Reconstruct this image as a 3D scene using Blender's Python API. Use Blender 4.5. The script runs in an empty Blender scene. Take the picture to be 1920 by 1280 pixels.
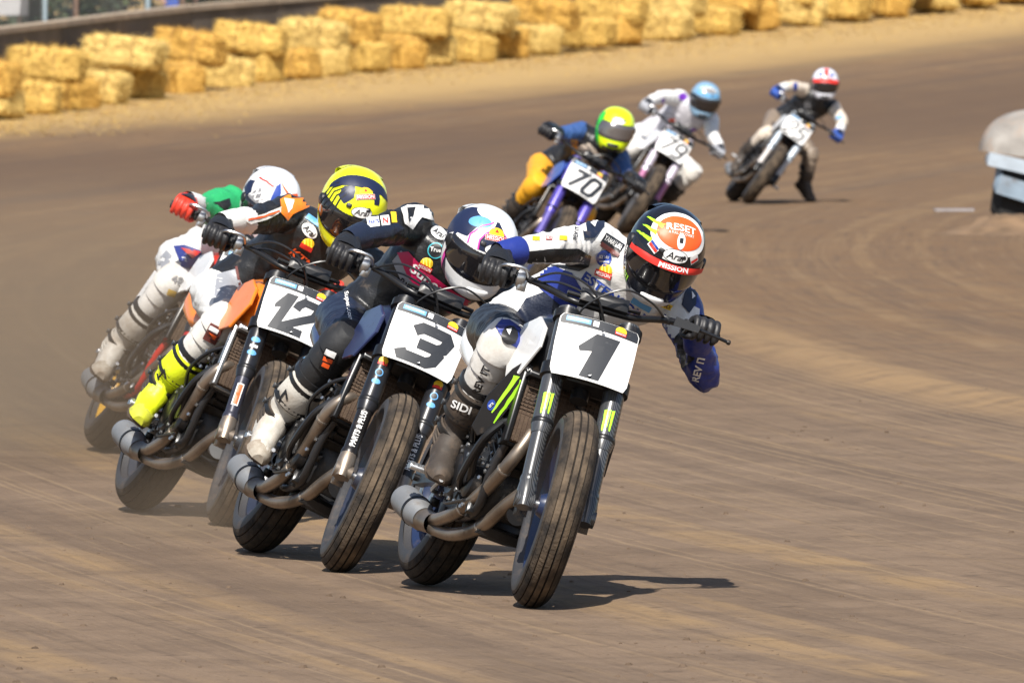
import bpy, bmesh, math, random
from mathutils import Vector as V, Matrix as MX, noise
from mathutils.bvhtree import BVHTree
random.seed(7)
R = math.radians
scn = bpy.context.scene
COL = scn.collection
# ------------------------------------------------------------------ camera, sky, sun, exposure
PITCH = math.atan(651 / 21333.0)
cam = bpy.data.cameras.new('camera'); camo = bpy.data.objects.new('camera', cam); COL.objects.link(camo)
camo.location = (0, 0, 2.06); camo.rotation_euler = (R(90) - PITCH, 0, 0)
cam.lens = 400; cam.sensor_width = 36; cam.clip_start = .5; cam.clip_end = 4000
cam.dof.use_dof = True; cam.dof.focus_distance = 39.2; cam.dof.aperture_fstop = 16
scn.camera = camo
SUN_EL, SUN_AZ = R(51), R(6)      # sun behind the camera, a little to its left
wd = bpy.data.worlds.new('World'); scn.world = wd; wd.use_nodes = True
nt = wd.node_tree; bg = nt.nodes['Background']
sk = nt.nodes.new('ShaderNodeTexSky'); sk.sky_type = 'NISHITA'; sk.sun_disc = False
sk.sun_elevation = SUN_EL; sk.sun_rotation = R(180) + SUN_AZ; sk.dust_density = 1.5
nt.links.new(sk.outputs[0], bg.inputs[0]); bg.inputs[1].default_value = .086
sl = bpy.data.lights.new('sun', 'SUN'); sl.energy = 4.9; sl.angle = R(.53); sl.color = (1, .95, .87)
so = bpy.data.objects.new('sun', sl); COL.objects.link(so)
sdir = V((-math.sin(SUN_AZ) * math.cos(SUN_EL), -math.cos(SUN_AZ) * math.cos(SUN_EL), math.sin(SUN_EL)))
so.rotation_euler = sdir.to_track_quat('Z', 'Y').to_euler(); so.location = (-3, -10, 20)
scn.view_settings.view_transform = 'Standard'; scn.view_settings.look = 'None'
scn.view_settings.exposure = .62; scn.view_settings.gamma = 1
scn.render.resolution_x = 1024; scn.render.resolution_y = 682

# ------------------------------------------------------------------ materials
MATS = {}
def mat(name, col, rough=.5, metal=0., var=.12, vscale=14., bump=0., bscale=60., dirt=0., dscale=9., coat=0., spec=.5, dcol=(.12, .08, .05)):
    if name in MATS: return MATS[name]
    m = bpy.data.materials.new(name); m.use_nodes = True; t = m.node_tree; n = t.nodes; l = t.links
    b = n['Principled BSDF']; tc = n.new('ShaderNodeTexCoord')
    b.inputs['Roughness'].default_value = rough; b.inputs['Metallic'].default_value = metal
    b.inputs['Coat Weight'].default_value = coat; b.inputs['Coat Roughness'].default_value = .08
    b.inputs['Specular IOR Level'].default_value = spec
    nz = n.new('ShaderNodeTexNoise'); nz.inputs['Scale'].default_value = vscale; nz.inputs['Detail'].default_value = 5
    l.new(tc.outputs['Object'], nz.inputs['Vector'])
    mr = n.new('ShaderNodeMapRange'); mr.inputs[1].default_value = .3; mr.inputs[2].default_value = .7
    mr.inputs[3].default_value = 1 - var; mr.inputs[4].default_value = 1 + var * .6
    l.new(nz.outputs['Fac'], mr.inputs[0])
    mx = n.new('ShaderNodeMix'); mx.data_type = 'RGBA'; mx.blend_type = 'MULTIPLY'; mx.inputs[0].default_value = 1
    mx.inputs[6].default_value = (*col, 1); l.new(mr.outputs[0], mx.inputs[7])
    out = mx.outputs[2]
    if dirt > 0:
        nd = n.new('ShaderNodeTexNoise'); nd.inputs['Scale'].default_value = dscale; nd.inputs['Detail'].default_value = 8; nd.inputs['Roughness'].default_value = .7
        l.new(tc.outputs['Object'], nd.inputs['Vector'])
        rd = n.new('ShaderNodeMapRange'); rd.inputs[1].default_value = .62 - dirt * .35; rd.inputs[2].default_value = .78 - dirt * .2
        rd.inputs[3].default_value = dirt * .22; rd.inputs[4].default_value = min(.9, .35 + dirt * .6)
        l.new(nd.outputs['Fac'], rd.inputs[0])
        md = n.new('ShaderNodeMix'); md.data_type = 'RGBA'; l.new(rd.outputs[0], md.inputs[0]); l.new(out, md.inputs[6]); md.inputs[7].default_value = (*dcol, 1)
        out = md.outputs[2]
        ra = n.new('ShaderNodeMapRange'); ra.inputs[3].default_value = rough; ra.inputs[4].default_value = .9
        l.new(rd.outputs[0], ra.inputs[0]); l.new(ra.outputs[0], b.inputs['Roughness'])
    l.new(out, b.inputs['Base Color'])
    if bump > 0:
        nb = n.new('ShaderNodeTexNoise'); nb.inputs['Scale'].default_value = bscale; nb.inputs['Detail'].default_value = 4
        l.new(tc.outputs['Object'], nb.inputs['Vector'])
        bp = n.new('ShaderNodeBump'); bp.inputs['Strength'].default_value = min(1, bump); bp.inputs['Distance'].default_value = .004
        l.new(nb.outputs['Fac'], bp.inputs['Height']); l.new(bp.outputs[0], b.inputs['Normal'])
    MATS[name] = m; return m

def carbon():
    m = mat('carbon_fibre', (.045, .047, .05), .28, 0, .1, 20, coat=.6)
    t = m.node_tree; n = t.nodes; l = t.links; b = n['Principled BSDF']; tc = n.new('ShaderNodeTexCoord')
    w = n.new('ShaderNodeTexWave'); w.bands_direction = 'DIAGONAL'; w.inputs['Scale'].default_value = 75
    l.new(tc.outputs['Object'], w.inputs['Vector'])
    rp = n.new('ShaderNodeValToRGB'); rp.color_ramp.elements[0].color = (.014, .015, .016, 1); rp.color_ramp.elements[1].color = (.075, .077, .082, 1)
    l.new(w.outputs['Fac'], rp.inputs[0]); l.new(rp.outputs[0], b.inputs['Base Color']); return m

RUB = mat('rubber_sidewall', (.026, .028, .033), .55, dirt=.3, dscale=14, bump=.3, bscale=80)
def tread_mat(name, c0, c1):
    m = mat(name, c0, .85, var=.3, vscale=30, bump=.9, bscale=90, spec=.2)
    t = m.node_tree; n = t.nodes; l = t.links; b = n['Principled BSDF']; tc = n.new('ShaderNodeTexCoord')
    z = n.new('ShaderNodeTexNoise'); z.inputs['Scale'].default_value = 16; z.inputs['Detail'].default_value = 6
    l.new(tc.outputs['Object'], z.inputs['Vector'])
    rp = n.new('ShaderNodeValToRGB'); rp.color_ramp.elements[0].position = .38; rp.color_ramp.elements[1].position = .66
    rp.color_ramp.elements[0].color = (*c0, 1); rp.color_ramp.elements[1].color = (*c1, 1)
    l.new(z.outputs['Fac'], rp.inputs[0]); l.new(rp.outputs[0], b.inputs['Base Color']); return m
TREAD = tread_mat('dusty_tread', (.040, .031, .024), (.125, .092, .062)); TREAD2 = tread_mat('worn_tread', (.022, .019, .017), (.075, .057, .041))
TREADR = tread_mat('dark_tread', (.012, .0115, .011), (.05, .038, .028))
GROOVE = mat('tread_groove', (.022, .018, .015), .9, spec=.2)
BLACK = mat('black_plastic', (.011, .012, .014), .36, dirt=.1, dscale=18)
SATIN = mat('satin_black_metal', (.012, .013, .015), .32, .3, dirt=.1, dscale=20)
ENG = mat('engine_black', (.014, .015, .017), .38, .4, dirt=.16, dscale=22, bump=.3)
ALU = mat('aluminium', (.52, .53, .54), .32, .95, dirt=.3, dscale=24)
STEEL = mat('titanium_pipe', (.31, .255, .205), .36, .8, var=.45, vscale=7, dirt=.3, dscale=9, dcol=(.10, .075, .06))
MUF = mat('muffler_grey', (.25, .26, .27), .5, .5, dirt=.25, dscale=16)
WHITE = mat('white_plate', (.80, .80, .79), .45, var=.05, dirt=.3, dscale=55, dcol=(.50, .45, .38))
PLBLK = mat('plate_black', (.013, .016, .022), .5, dirt=.07, dscale=55, dcol=(.2, .2, .2))
CARB = carbon()
RADM = mat('radiator_core', (.05, .03, .02), .8, dirt=.6, dscale=30, bump=.6, bscale=120)
GRIPM = mat('grip_rubber', (.02, .02, .022), .8)

def paint(name, col, rough=.3, dirt=.1): return mat(name, col, rough, dirt=dirt, dscale=22, coat=.35, var=.06)
def suit(name, col, dirt=.1, rough=.42):
    m = mat(name, col, rough, var=.1, vscale=7, bump=.35, bscale=130, dirt=dirt, dscale=10, dcol=(.26, .19, .13)); t = m.node_tree; n = t.nodes; l = t.links; b = n['Principled BSDF']; tc = n.new('ShaderNodeTexCoord')
    z = n.new('ShaderNodeTexNoise'); z.noise_type = 'RIDGED_MULTIFRACTAL'; z.inputs['Scale'].default_value = 11; z.inputs['Detail'].default_value = 3; z.inputs['Distortion'].default_value = .6; l.new(tc.outputs['Object'], z.inputs['Vector'])
    bp = n.new('ShaderNodeBump'); bp.inputs['Strength'].default_value = .4; bp.inputs['Distance'].default_value = .012; bp.invert = True; l.new(z.outputs['Fac'], bp.inputs['Height'])
    old = b.inputs['Normal'].links[0].from_socket if b.inputs['Normal'].links else None
    if old: l.new(old, bp.inputs['Normal'])
    l.new(bp.outputs[0], b.inputs['Normal']); return m

S_WHITE = suit('suit_white', (.68, .675, .66), .14); S_BLACK = suit('suit_black', (.011, .012, .014), .05, .36)
S_NAVY = suit('suit_navy', (.010, .016, .036), .05, .38); S_BLUE = suit('suit_blue', (.012, .03, .22), .08)
S_GREY = suit('suit_grey', (.30, .31, .34), .08); S_ORANGE = suit('suit_orange', (.85, .22, .02), .04)
S_GREEN = suit('suit_green', (.02, .33, .11), .04); S_RED = suit('suit_red', (.62, .035, .02), .06)
S_PINK = suit('suit_crimson', (.55, .010, .09), .05); S_YEL = suit('suit_gold', (.72, .33, .012), .18)
S_MIDBLUE = suit('suit_mid_blue', (.03, .08, .24), .1); S_PURPLE = suit('suit_purple', (.13, .03, .34), .04)
S_CREAM = suit('suit_cream', (.60, .52, .43), .25); S_KHAKI = suit('suit_dusty', (.19, .15, .115), .4); S_LG = suit('suit_light_grey', (.52, .51, .55), .1)
FLUO = suit('boot_fluorescent', (.72, .83, .01), .16, .45); BT_WHITE = suit('boot_white', (.53, .515, .47), .5); TOE_W = mat('toe_muddy', (.42, .39, .33), .7, var=.2, dirt=.75, dscale=16, dcol=(.17, .12, .08)); TOE_Y = mat('toe_yellow_muddy', (.55, .60, .02), .6, var=.2, dirt=.6, dscale=16, dcol=(.15, .11, .07)); BT_BROWN = mat('boot_muddy', (.030, .024, .020), .65, var=.3, vscale=12, bump=.6, bscale=40, dirt=.45, dscale=14, dcol=(.13, .09, .06))
GUARD_W = mat('guard_white', (.66, .645, .61), .5, var=.12, dirt=.36, dscale=8, bump=.3, bscale=50, dcol=(.34, .28, .22))
GUARD_B = mat('guard_black', (.014, .015, .017), .55, dirt=.06, bump=.3); GUARD_Y = mat('guard_gold', (.74, .35, .01), .5, dirt=.2)
SOLE = mat('boot_sole', (.05, .038, .028), .85, dirt=.7)
INK = {k: mat('print_' + k, c, .45, var=.04) for k, c in dict(white=(.78, .78, .77), black=(.012, .012, .014), red=(.66, .03, .02), yellow=(.82, .52, .02), orange=(.80, .10, .015), blue=(.015, .05, .30), lightblue=(.10, .32, .60), lime=(.40, .85, .03), navy=(.01, .016, .05), brown=(.12, .03, .025), crimson=(.45, .01, .07), pink=(.72, .04, .38), grey=(.2, .2, .21), cyan=(.05, .42, .5), purple=(.16, .03, .4), green=(.02, .4, .1), gold=(.55, .36, .08)).items()}

# ------------------------------------------------------------------ mesh helpers
def cr(pts, k=6):
    pts = [V(p) for p in pts]; P = [2 * pts[0] - pts[1]] + pts + [2 * pts[-1] - pts[-2]]; o = []
    for i in range(1, len(P) - 2):
        a, b, c, d = P[i - 1], P[i], P[i + 1], P[i + 2]
        for j in range(k):
            t = j / k; o.append(.5 * ((2 * b) + (c - a) * t + (2 * a - 5 * b + 4 * c - d) * t * t + (3 * b - a - 3 * c + d) * t ** 3))
    o.append(pts[-1]); return o
def lerp_list(vals, n):
    o = []
    for i in range(n):
        t = i / max(1, n - 1) * (len(vals) - 1); k = min(int(t), len(vals) - 2) if len(vals) > 1 else 0
        o.append(vals[k] if len(vals) == 1 else vals[k] + (vals[k + 1] - vals[k]) * (t - k))
    return o
class B:
    def __init__(s): s.v = []; s.f = []; s.mi = []; s.m = 0; s.X = None
    def add(s, vs, fs, m=None):
        o = len(s.v); s.v += [tuple(s.X @ V(p)) if s.X is not None else tuple(p) for p in vs]
        s.f += [tuple(o + i for i in f) for f in fs]; s.mi += [s.m if m is None else m] * len(fs); return s
    def loft(s, rings, caps=True, closed=True):
        n = len(rings[0]); vs = [p for r in rings for p in r]; fs = []
        for i in range(len(rings) - 1):
            for j in range(n if closed else n - 1):
                a = i * n + j; b = i * n + (j + 1) % n; fs.append((a, b, b + n, a + n))
        if caps: fs.append(tuple(range(n - 1, -1, -1))); fs.append(tuple(range((len(rings) - 1) * n, len(rings) * n)))
        return s.add(vs, fs)
    def tube(s, pts, r, n=10, k=0, flat=1., caps=True, round_=False):
        pts = cr(pts, k) if k else [V(p) for p in pts]
        rr = lerp_list(list(r) if isinstance(r, (list, tuple)) else [r], len(pts))
        if round_:
            d0 = (pts[0] - pts[1]).normalized(); d1 = (pts[-1] - pts[-2]).normalized()
            pts = [pts[0] + d0 * rr[0] * .95, pts[0] + d0 * rr[0] * .7] + pts + [pts[-1] + d1 * rr[-1] * .7, pts[-1] + d1 * rr[-1] * .95]
            rr = [rr[0] * .3, rr[0] * .72] + rr + [rr[-1] * .72, rr[-1] * .3]
        rings = []; up = None
        for i, p in enumerate(pts):
            d = (pts[min(i + 1, len(pts) - 1)] - pts[max(i - 1, 0)]).normalized()
            if up is None: up = d.orthogonal().normalized()
            a = (up - d * up.dot(d)).normalized(); b = d.cross(a); up = a
            rings.append([p + (a * math.cos(2 * math.pi * j / n) + b * math.sin(2 * math.pi * j / n) * flat) * rr[i] for j in range(n)])
        return s.loft(rings, caps)
    def lathe(s, prof, c=(0, 0, 0), axis=(0, 1, 0), n=48, mats=None):
        a = V(axis).normalized(); u = a.orthogonal().normalized(); w = a.cross(u); c = V(c); vs = []; fs = []; mi = []
        for (h, r) in prof:
            for j in range(n):
                t = 2 * math.pi * j / n; vs.append(c + a * h + (u * math.cos(t) + w * math.sin(t)) * r)
        for i in range(len(prof) - 1):
            for j in range(n):
                fs.append((i * n + j, (i + 1) * n + j, (i + 1) * n + (j + 1) % n, i * n + (j + 1) % n)); mi.append(mats[i] if mats else s.m)
        k = len(s.f); s.add(vs, fs); s.mi[k:] = mi; return s
    def disc(s, c, axis, r, h, n=20): return s.lathe([(0, .0005), (0, r * .9), (h * .25, r), (h * .75, r), (h, r * .9), (h, .0005)], c, axis, n)
    def box(s, c, size, rot=None, bev=.1):
        c = V(c); a, b, d = [x / 2 for x in size]; e = min(a, b, d) * bev * 2 if bev else 0; rings = []
        def ring(x, k): return [V((x, y, z)) for y, z in ((-b + k, -d + 2 * k), (-b + 2 * k, -d + k), (b - 2 * k, -d + k), (b - k, -d + 2 * k), (b - k, d - 2 * k), (b - 2 * k, d - k), (-b + 2 * k, d - k), (-b + k, d - 2 * k))]
        rs = [ring(-a, e), ring(-a + e, 1e-5 + e * .02), ring(a - e, 1e-5 + e * .02), ring(a, e)]
        m = rot if rot is not None else MX.Identity(3)
        return s.loft([[c + m @ p for p in r] for r in rs])
    def plate(s, pts, nrm, th, bev=0.):
        n = V(nrm).normalized(); pts = [V(p) for p in pts]; c = sum(pts, V()) / len(pts)
        ins = [p + (c - p).normalized() * bev for p in pts] if bev else pts
        rings = ([ins] if bev else []) + [[p + n * (bev or 0) for p in pts], [p + n * (th - bev) for p in pts]] + ([[p + n * th for p in ins]] if bev else [])
        return s.loft(rings)
    def build(s, name, mats, parent=None, smooth=True, angle=38):
        me = bpy.data.meshes.new(name); me.from_pydata(s.v, [], s.f)
        for m in (mats if isinstance(mats, (list, tuple)) else [mats]): me.materials.append(m)
        me.polygons.foreach_set('material_index', s.mi); fix(me)
        if smooth: me.shade_smooth(); me.set_sharp_from_angle(angle=R(angle))
        return link(name, me, parent)
def fix(me):
    bm = bmesh.new(); bm.from_mesh(me); bmesh.ops.recalc_face_normals(bm, faces=bm.faces); bm.to_mesh(me); bm.free()
def link(name, me, parent=None):
    o = bpy.data.objects.new(name, me); COL.objects.link(o); o.parent = parent; return o
def tag(o, label, cat, group=None, kind=None):
    if label: o['label'] = label
    if cat: o['category'] = cat
    if group: o['group'] = group
    if kind: o['kind'] = kind
    return o
def empty(name, mtx):
    o = bpy.data.objects.new(name, None); COL.objects.link(o); o.matrix_world = mtx; o.empty_display_size = .1; return o
TMP = bpy.data.scenes.new('workshop')      # meshes are closed up here, away from the scene
def evaluated(o):
    TMP.collection.objects.link(o); vl = TMP.view_layers[0]; vl.update(); return bpy.data.meshes.new_from_object(o.evaluated_get(vl.depsgraph))
def remesh(b, vox, it=4, fac=.5):
    """close overlapping lofts into one continuous skin"""
    me = bpy.data.meshes.new('tmp'); me.from_pydata(b.v, [], b.f); fix(me)
    o = bpy.data.objects.new('tmp', me)
    m = o.modifiers.new('r', 'REMESH'); m.mode = 'VOXEL'; m.voxel_size = vox
    if it: s = o.modifiers.new('s', 'SMOOTH'); s.iterations = it; s.factor = fac
    out = evaluated(o)
    bpy.data.objects.remove(o); bpy.data.meshes.remove(me); return out
def bvh(*mes):
    vs = []; fs = []
    for me in mes:
        o = len(vs); vs += [v.co.copy() for v in me.vertices]; fs += [tuple(o + i for i in p.vertices) for p in me.polygons]
    return BVHTree.FromPolygons(vs, fs)
# ---- flat print shapes: (verts2d, faces) -----------------------------------------------------
TXT = {}
def text2(s, h=1., shear=0., bold=0., space=1.):
    key = (s, shear, bold, space)
    if key not in TXT:
        c = bpy.data.curves.new('t', 'FONT'); c.body = s; c.size = 1; c.shear = shear; c.offset = bold; c.space_character = space; c.resolution_u = 3
        o = bpy.data.objects.new('t', c); me = evaluated(o); vs = [(v.co.x, v.co.y) for v in me.vertices]; fs = [tuple(p.vertices) for p in me.polygons]
        bpy.data.objects.remove(o); bpy.data.meshes.remove(me)
        x0 = min(v[0] for v in vs); x1 = max(v[0] for v in vs); y0 = min(v[1] for v in vs); y1 = max(v[1] for v in vs)
        TXT[key] = ([((x - (x0 + x1) / 2), (y - (y0 + y1) / 2)) for x, y in vs], fs, x1 - x0, y1 - y0)
    vs, fs, w, hh = TXT[key]; k = h / hh; return [(x * k, y * k) for x, y in vs], fs
def textw(s, w, h, **k):
    vs, fs = text2(s, 1, **k); x1 = max(v[0] for v in vs) * 2; return [(x * w / x1, y * h) for x, y in vs], fs
def ell(rx, ry, n=24): return [(rx * math.cos(2 * math.pi * i / n), ry * math.sin(2 * math.pi * i / n)) for i in range(n)], [tuple(range(n))]
def rect(w, h): return [(-w / 2, -h / 2), (w / 2, -h / 2), (w / 2, h / 2), (-w / 2, h / 2)], [(0, 1, 2, 3)]
def poly(pts): return list(pts), [tuple(range(len(pts)))]
def rot2(sh, deg, dx=0, dy=0):
    c, s = math.cos(R(deg)), math.sin(R(deg)); return [(x * c - y * s + dx, x * s + y * c + dy) for x, y in sh[0]], sh[1]
def ribbon(pts, w, closed=False):
    n = len(pts); L = []; Q = []
    for i in range(n):
        a = V(pts[i - 1]) if (i > 0 or closed) else None; p = V(pts[i]); b = V(pts[(i + 1) % n]) if (i < n - 1 or closed) else None
        d1 = (p - a).normalized() if a is not None else (b - p).normalized(); d2 = (b - p).normalized() if b is not None else d1
        n1 = V((-d1.y, d1.x)); n2 = V((-d2.y, d2.x)); m = (n1 + n2); m = m.normalized() if m.length > 1e-3 else n1
        k = w / 2 / max(.45, m.dot(n1)); L.append(p + m * k); Q.append(p - m * k)
    vs = [tuple(x) for x in L + Q]; fs = [(i, (i + 1) % n, n + (i + 1) % n, n + i) for i in range(n if closed else n - 1)]
    return vs, fs
def flame(n=3, w=1., h=1.4):
    """three ragged claw strokes"""
    out = []; rnd = random.Random(4)
    for i in range(n):
        x = (i - (n - 1) / 2) * w * .36; L_ = [1., .82, .95][i % 3]; lp = []; rp = []
        for j in range(9):
            t = j / 8; wd_ = w * .085 * (1 - t) ** .6 + .002; y = h * (.5 - t * L_); jx = (rnd.random() - .5) * w * .05
            lp.append((x - wd_ + jx, y)); rp.append((x + wd_ + jx * .6, y + (rnd.random() - .5) * h * .02))
        lp[0] = (x - w * .16, h * .45); out.append(poly(lp + rp[::-1]))
    return out
DIG = {'1': [[(.1, .68), (.62, .9), (.62, 0)]], '2': [[(.02, .70), (.02, .86), (.16, 1), (.84, 1), (.98, .86), (.98, .64), (.04, .10), (.04, 0), (1, 0)]],
       '3': [[(.02, .84), (.16, 1), (.84, 1), (.98, .87), (.98, .62), (.84, .5), (.32, .5)], [(.72, .5), (.84, .5), (.98, .38), (.98, .13), (.84, 0), (.16, 0), (.02, .16)]],
       '7': [[(0, 1), (1, 1), (.38, 0)]], '0': [[(.02, .16), (.02, .84), (.18, 1), (.82, 1), (.98, .84), (.98, .16), (.82, 0), (.18, 0)]],
       '9': [[(.98, .58), (.98, .86), (.84, 1), (.16, 1), (.02, .86), (.02, .58), (.16, .45), (.98, .45)], [(.98, .58), (.98, .14), (.82, 0), (.1, 0)]],
       '5': [[(1, 1), (.06, 1), (.04, .56), (.84, .56), (.98, .43), (.98, .14), (.84, 0), (.02, 0)]]}
def cut(sh, g):
    """cut a flat shape on a grid so that it can follow a curved surface"""
    bm = bmesh.new(); vv = [bm.verts.new((x, y, 0)) for x, y in sh[0]]
    for f in sh[1]:
        try: bm.faces.new([vv[i] for i in f])
        except ValueError: pass
    bmesh.ops.triangulate(bm, faces=bm.faces[:])
    for ax in (0, 1):
        lo = min(p[ax] for p in sh[0]); hi = max(p[ax] for p in sh[0]); k = int((hi - lo) / g)
        for i in range(1, k + 1):
            co = [0, 0, 0]; co[ax] = lo + i * (hi - lo) / (k + 1); no = [0, 0, 0]; no[ax] = 1
            bmesh.ops.bisect_plane(bm, geom=bm.verts[:] + bm.edges[:] + bm.faces[:], plane_co=co, plane_no=no)
    bm.verts.index_update(); vs = [(v.co.x, v.co.y) for v in bm.verts]; fs = [tuple(v.index for v in f.verts) for f in bm.faces]; bm.free(); return vs, fs
def print_on(name, sh, tree, fn, m, parent, off=.002, g=None, sm=True):
    """lay a printed shape on a surface: fn(x,y) -> (ray origin, ray direction)"""
    if g: sh = cut(sh, g)
    vs = []; ok = []
    for x, y in sh[0]:
        o, d = fn(x, y); h = tree.ray_cast(o, d)
        if h[0] is None: ok.append(False); vs.append(V()); continue
        n = h[1] if h[1].dot(d) < 0 else -h[1]
        ok.append(n.dot(d) < -.08); vs.append(h[0] + (n * .5 - d * .5).normalized() * off)
    fs = [f for f in sh[1] if all(ok[i] for i in f) and max((vs[f[i]] - vs[f[i - 1]]).length for i in range(len(f))) < .25]
    if not fs: return None
    if name != 'lettering':           # where a fold hides part of the shape keep its one largest piece
        par = list(range(len(vs)))
        def find(i):
            while par[i] != i: par[i] = par[par[i]]; i = par[i]
            return i
        for f in fs:
            for i in f[1:]: par[find(i)] = find(f[0])
        cnt = {}
        for f in fs: cnt.setdefault(find(f[0]), []).append(f)
        fs = max(cnt.values(), key=len)
    used = sorted({i for f in fs for i in f}); re_ = {i: k for k, i in enumerate(used)}; vs = [vs[i] for i in used]; fs = [tuple(re_[i] for i in f) for f in fs]
    me = bpy.data.meshes.new(name); me.from_pydata(vs, [], fs); me.materials.append(m)
    if sm: me.shade_smooth()
    return link(name, me, parent)
# ------------------------------------------------------------------ the track
CX, CY = 230., 85.                    # centre of the turn
def gz(y): 
    if y < 115: return 0.
    if y < 200: return 3.6e-4 * (y - 115) ** 2
    return 3.6e-4 * 85 ** 2 + (y - 200) * .012
def rel(x, y):
    """fine relief: low ridges and ruts that follow the turn"""
    r = math.hypot(x - CX, y - CY); a = math.atan2(y - CY, CX - x) * 230
    z = .010 * noise.noise(V((r * 1.7, a * .09, 0))) + .006 * noise.noise(V((r * 6, a * .35, 3))) + .004 * noise.noise(V((x * 3, y * 3, 9)))
    rb = r - 229.25; z += .06 * math.exp(-((rb + .25 * noise.noise(V((a * .2, 0, 5)))) / .20) ** 2) * max(0, min(1, (y - 47) / 5)) * max(0, min(1, (78 - y) / 8))   # loose berm on the inside line
    return z
def axis(segs):
    o = []
    for a, b, d in segs:
        n = max(1, round((b - a) / d)); o += [a + (b - a) * i / n for i in range(n)]
    o.append(segs[-1][1]); return o
xs = axis([(-1500, -120, 230), (-120, -24, 12), (-24, -6, 2), (-6, -3, .3), (-3, 3, .06), (3, 6, .3), (6, 24, 2), (24, 120, 12), (120, 1500, 230)])
ys = axis([(-60, 20, 20), (20, 33, 2.6), (33, 46, .09), (46, 62, .2), (62, 120, 1), (120, 210, 2), (210, 400, 20), (400, 3000, 260)])
vs = []; nx = len(xs)
for y in ys:
    for x in xs:
        near = abs(x) < 8 and 30 < y < 125
        vs.append((x, y, gz(y) + (rel(x, y) if near else 0) - (.005 if near else 0)))
fs = [(j * nx + i, j * nx + i + 1, (j + 1) * nx + i + 1, (j + 1) * nx + i) for j in range(len(ys) - 1) for i in range(nx - 1)]
me = bpy.data.meshes.new('dirt_track'); me.from_pydata(vs, [], fs); me.shade_smooth()
WALL = [(-26., 70.), (-14., 110.), (-7.54, 144.9), (-6.73, 149.5), (-6.14, 152.2), (-4.89, 157.9), (-3.51, 163.), (-1.41, 167.5), (.32, 171.4), (1.55, 174.), (2.74, 177.4), (4.58, 180.8), (6.39, 184.2), (8.45, 187.8), (10.2, 190.8), (16, 199.)]
def dirt_mat():
    m = bpy.data.materials.new('dirt'); m.use_nodes = True; t = m.node_tree; n = t.nodes; l = t.links; b = n['Principled BSDF']
    b.inputs['Roughness'].default_value = .92; b.inputs['Specular IOR Level'].default_value = .15
    geo = n.new('ShaderNodeNewGeometry'); sp = n.new('ShaderNodeSeparateXYZ'); l.new(geo.outputs['Position'], sp.inputs[0])
    def math_(op, a, c=None, d=None):
        k = n.new('ShaderNodeMath'); k.operation = op
        for i, x in enumerate((a, c, d)):
            if x is None: continue
            if isinstance(x, (int, float)): k.inputs[i].default_value = x
            else: l.new(x, k.inputs[i])
        return k.outputs[0]
    dx = math_('SUBTRACT', CX, sp.outputs[0]); dy = math_('SUBTRACT', sp.outputs[1], CY)
    r = math_('SQRT', math_('ADD', math_('MULTIPLY', dx, dx), math_('MULTIPLY', dy, dy)))
    a = math_('MULTIPLY', math_('ARCTAN2', dy, dx), 230.)
    def nz(sr, sa, det=5, seed=0., rough=.55):
        c = n.new('ShaderNodeCombineXYZ'); l.new(math_('MULTIPLY', r, sr), c.inputs[0]); l.new(math_('MULTIPLY', a, sa), c.inputs[1]); c.inputs[2].default_value = seed
        k = n.new('ShaderNodeTexNoise'); k.inputs['Scale'].default_value = 1; k.inputs['Detail'].default_value = det; k.inputs['Roughness'].default_value = rough; l.new(c.outputs[0], k.inputs['Vector']); return k.outputs['Fac']
    def iso(scale, det=6):
        k = n.new('ShaderNodeTexNoise'); k.inputs['Scale'].default_value = scale; k.inputs['Detail'].default_value = det; k.inputs['Roughness'].default_value = .65; l.new(geo.outputs['Position'], k.inputs['Vector']); return k.outputs['Fac']
    def step(x, lo, hi, o0=0., o1=1.):
        k = n.new('ShaderNodeMapRange'); k.interpolation_type = 'SMOOTHSTEP'; k.inputs[1].default_value = lo; k.inputs[2].default_value = hi; k.inputs[3].default_value = o0; k.inputs[4].default_value = o1; l.new(x, k.inputs[0]); return k.outputs[0]
    def mix(f, c0, c1):
        k = n.new('ShaderNodeMix'); k.data_type = 'RGBA'; l.new(f, k.inputs[0])
        for i, c in ((6, c0), (7, c1)):
            if isinstance(c, tuple): k.inputs[i].default_value = (*c, 1)
            else: l.new(c, k.inputs[i])
        return k.outputs[2]
    broad = nz(1.1, .010, 4); streak = nz(3.6, .018, 5, 4., .5); fine = nz(15., .35, 6, 8.); patch = iso(.35, 5); grit = iso(9, 8); speck = iso(55, 3)
    far = step(sp.outputs[1], 48, 75)
    mott = iso(1.6, 7); grey = mix(patch, (.162, .112, .076), (.232, .168, .118)); brown = mix(patch, (.150, .093, .054), (.205, .130, .074))
    base = mix(far, grey, brown)
    base = mix(step(mott, .40, .62, 0, .55), base, (.125, .088, .062)); sk_ = math_('MULTIPLY', step(streak, .48, .64, 0, .85), step(iso(.9, 6), .38, .60, .12, 1.)); sk_ = math_('MULTIPLY', sk_, step(sp.outputs[1], 44, 62, 1., .5)); c = mix(sk_, base, (.285, .192, .105))           # loose tan dust swept into lines
    c = mix(step(broad, .52, .70, 0, .6), c, (.115, .082, .060))        # packed dark groove
    c = mix(step(fine, .53, .70, 0, .45), c, (.095, .068, .050))
    c = mix(step(fine, .28, .46, .4, 0), c, (.27, .19, .115))
    tl = nz(26., .022, 3, 12., .45); c = mix(math_('MULTIPLY', step(tl, .56, .68, 0, .40), step(sp.outputs[1], 60, 75, 1., .25)), c, (.30, .215, .13)); c = mix(math_('MULTIPLY', step(tl, .30, .42, .34, 0.), step(sp.outputs[1], 60, 75, 1., .3)), c, (.10, .072, .052))     # thin tyre lines
    c = mix(step(grit, .56, .68, 0, .6), c, (.085, .060, .044))
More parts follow.
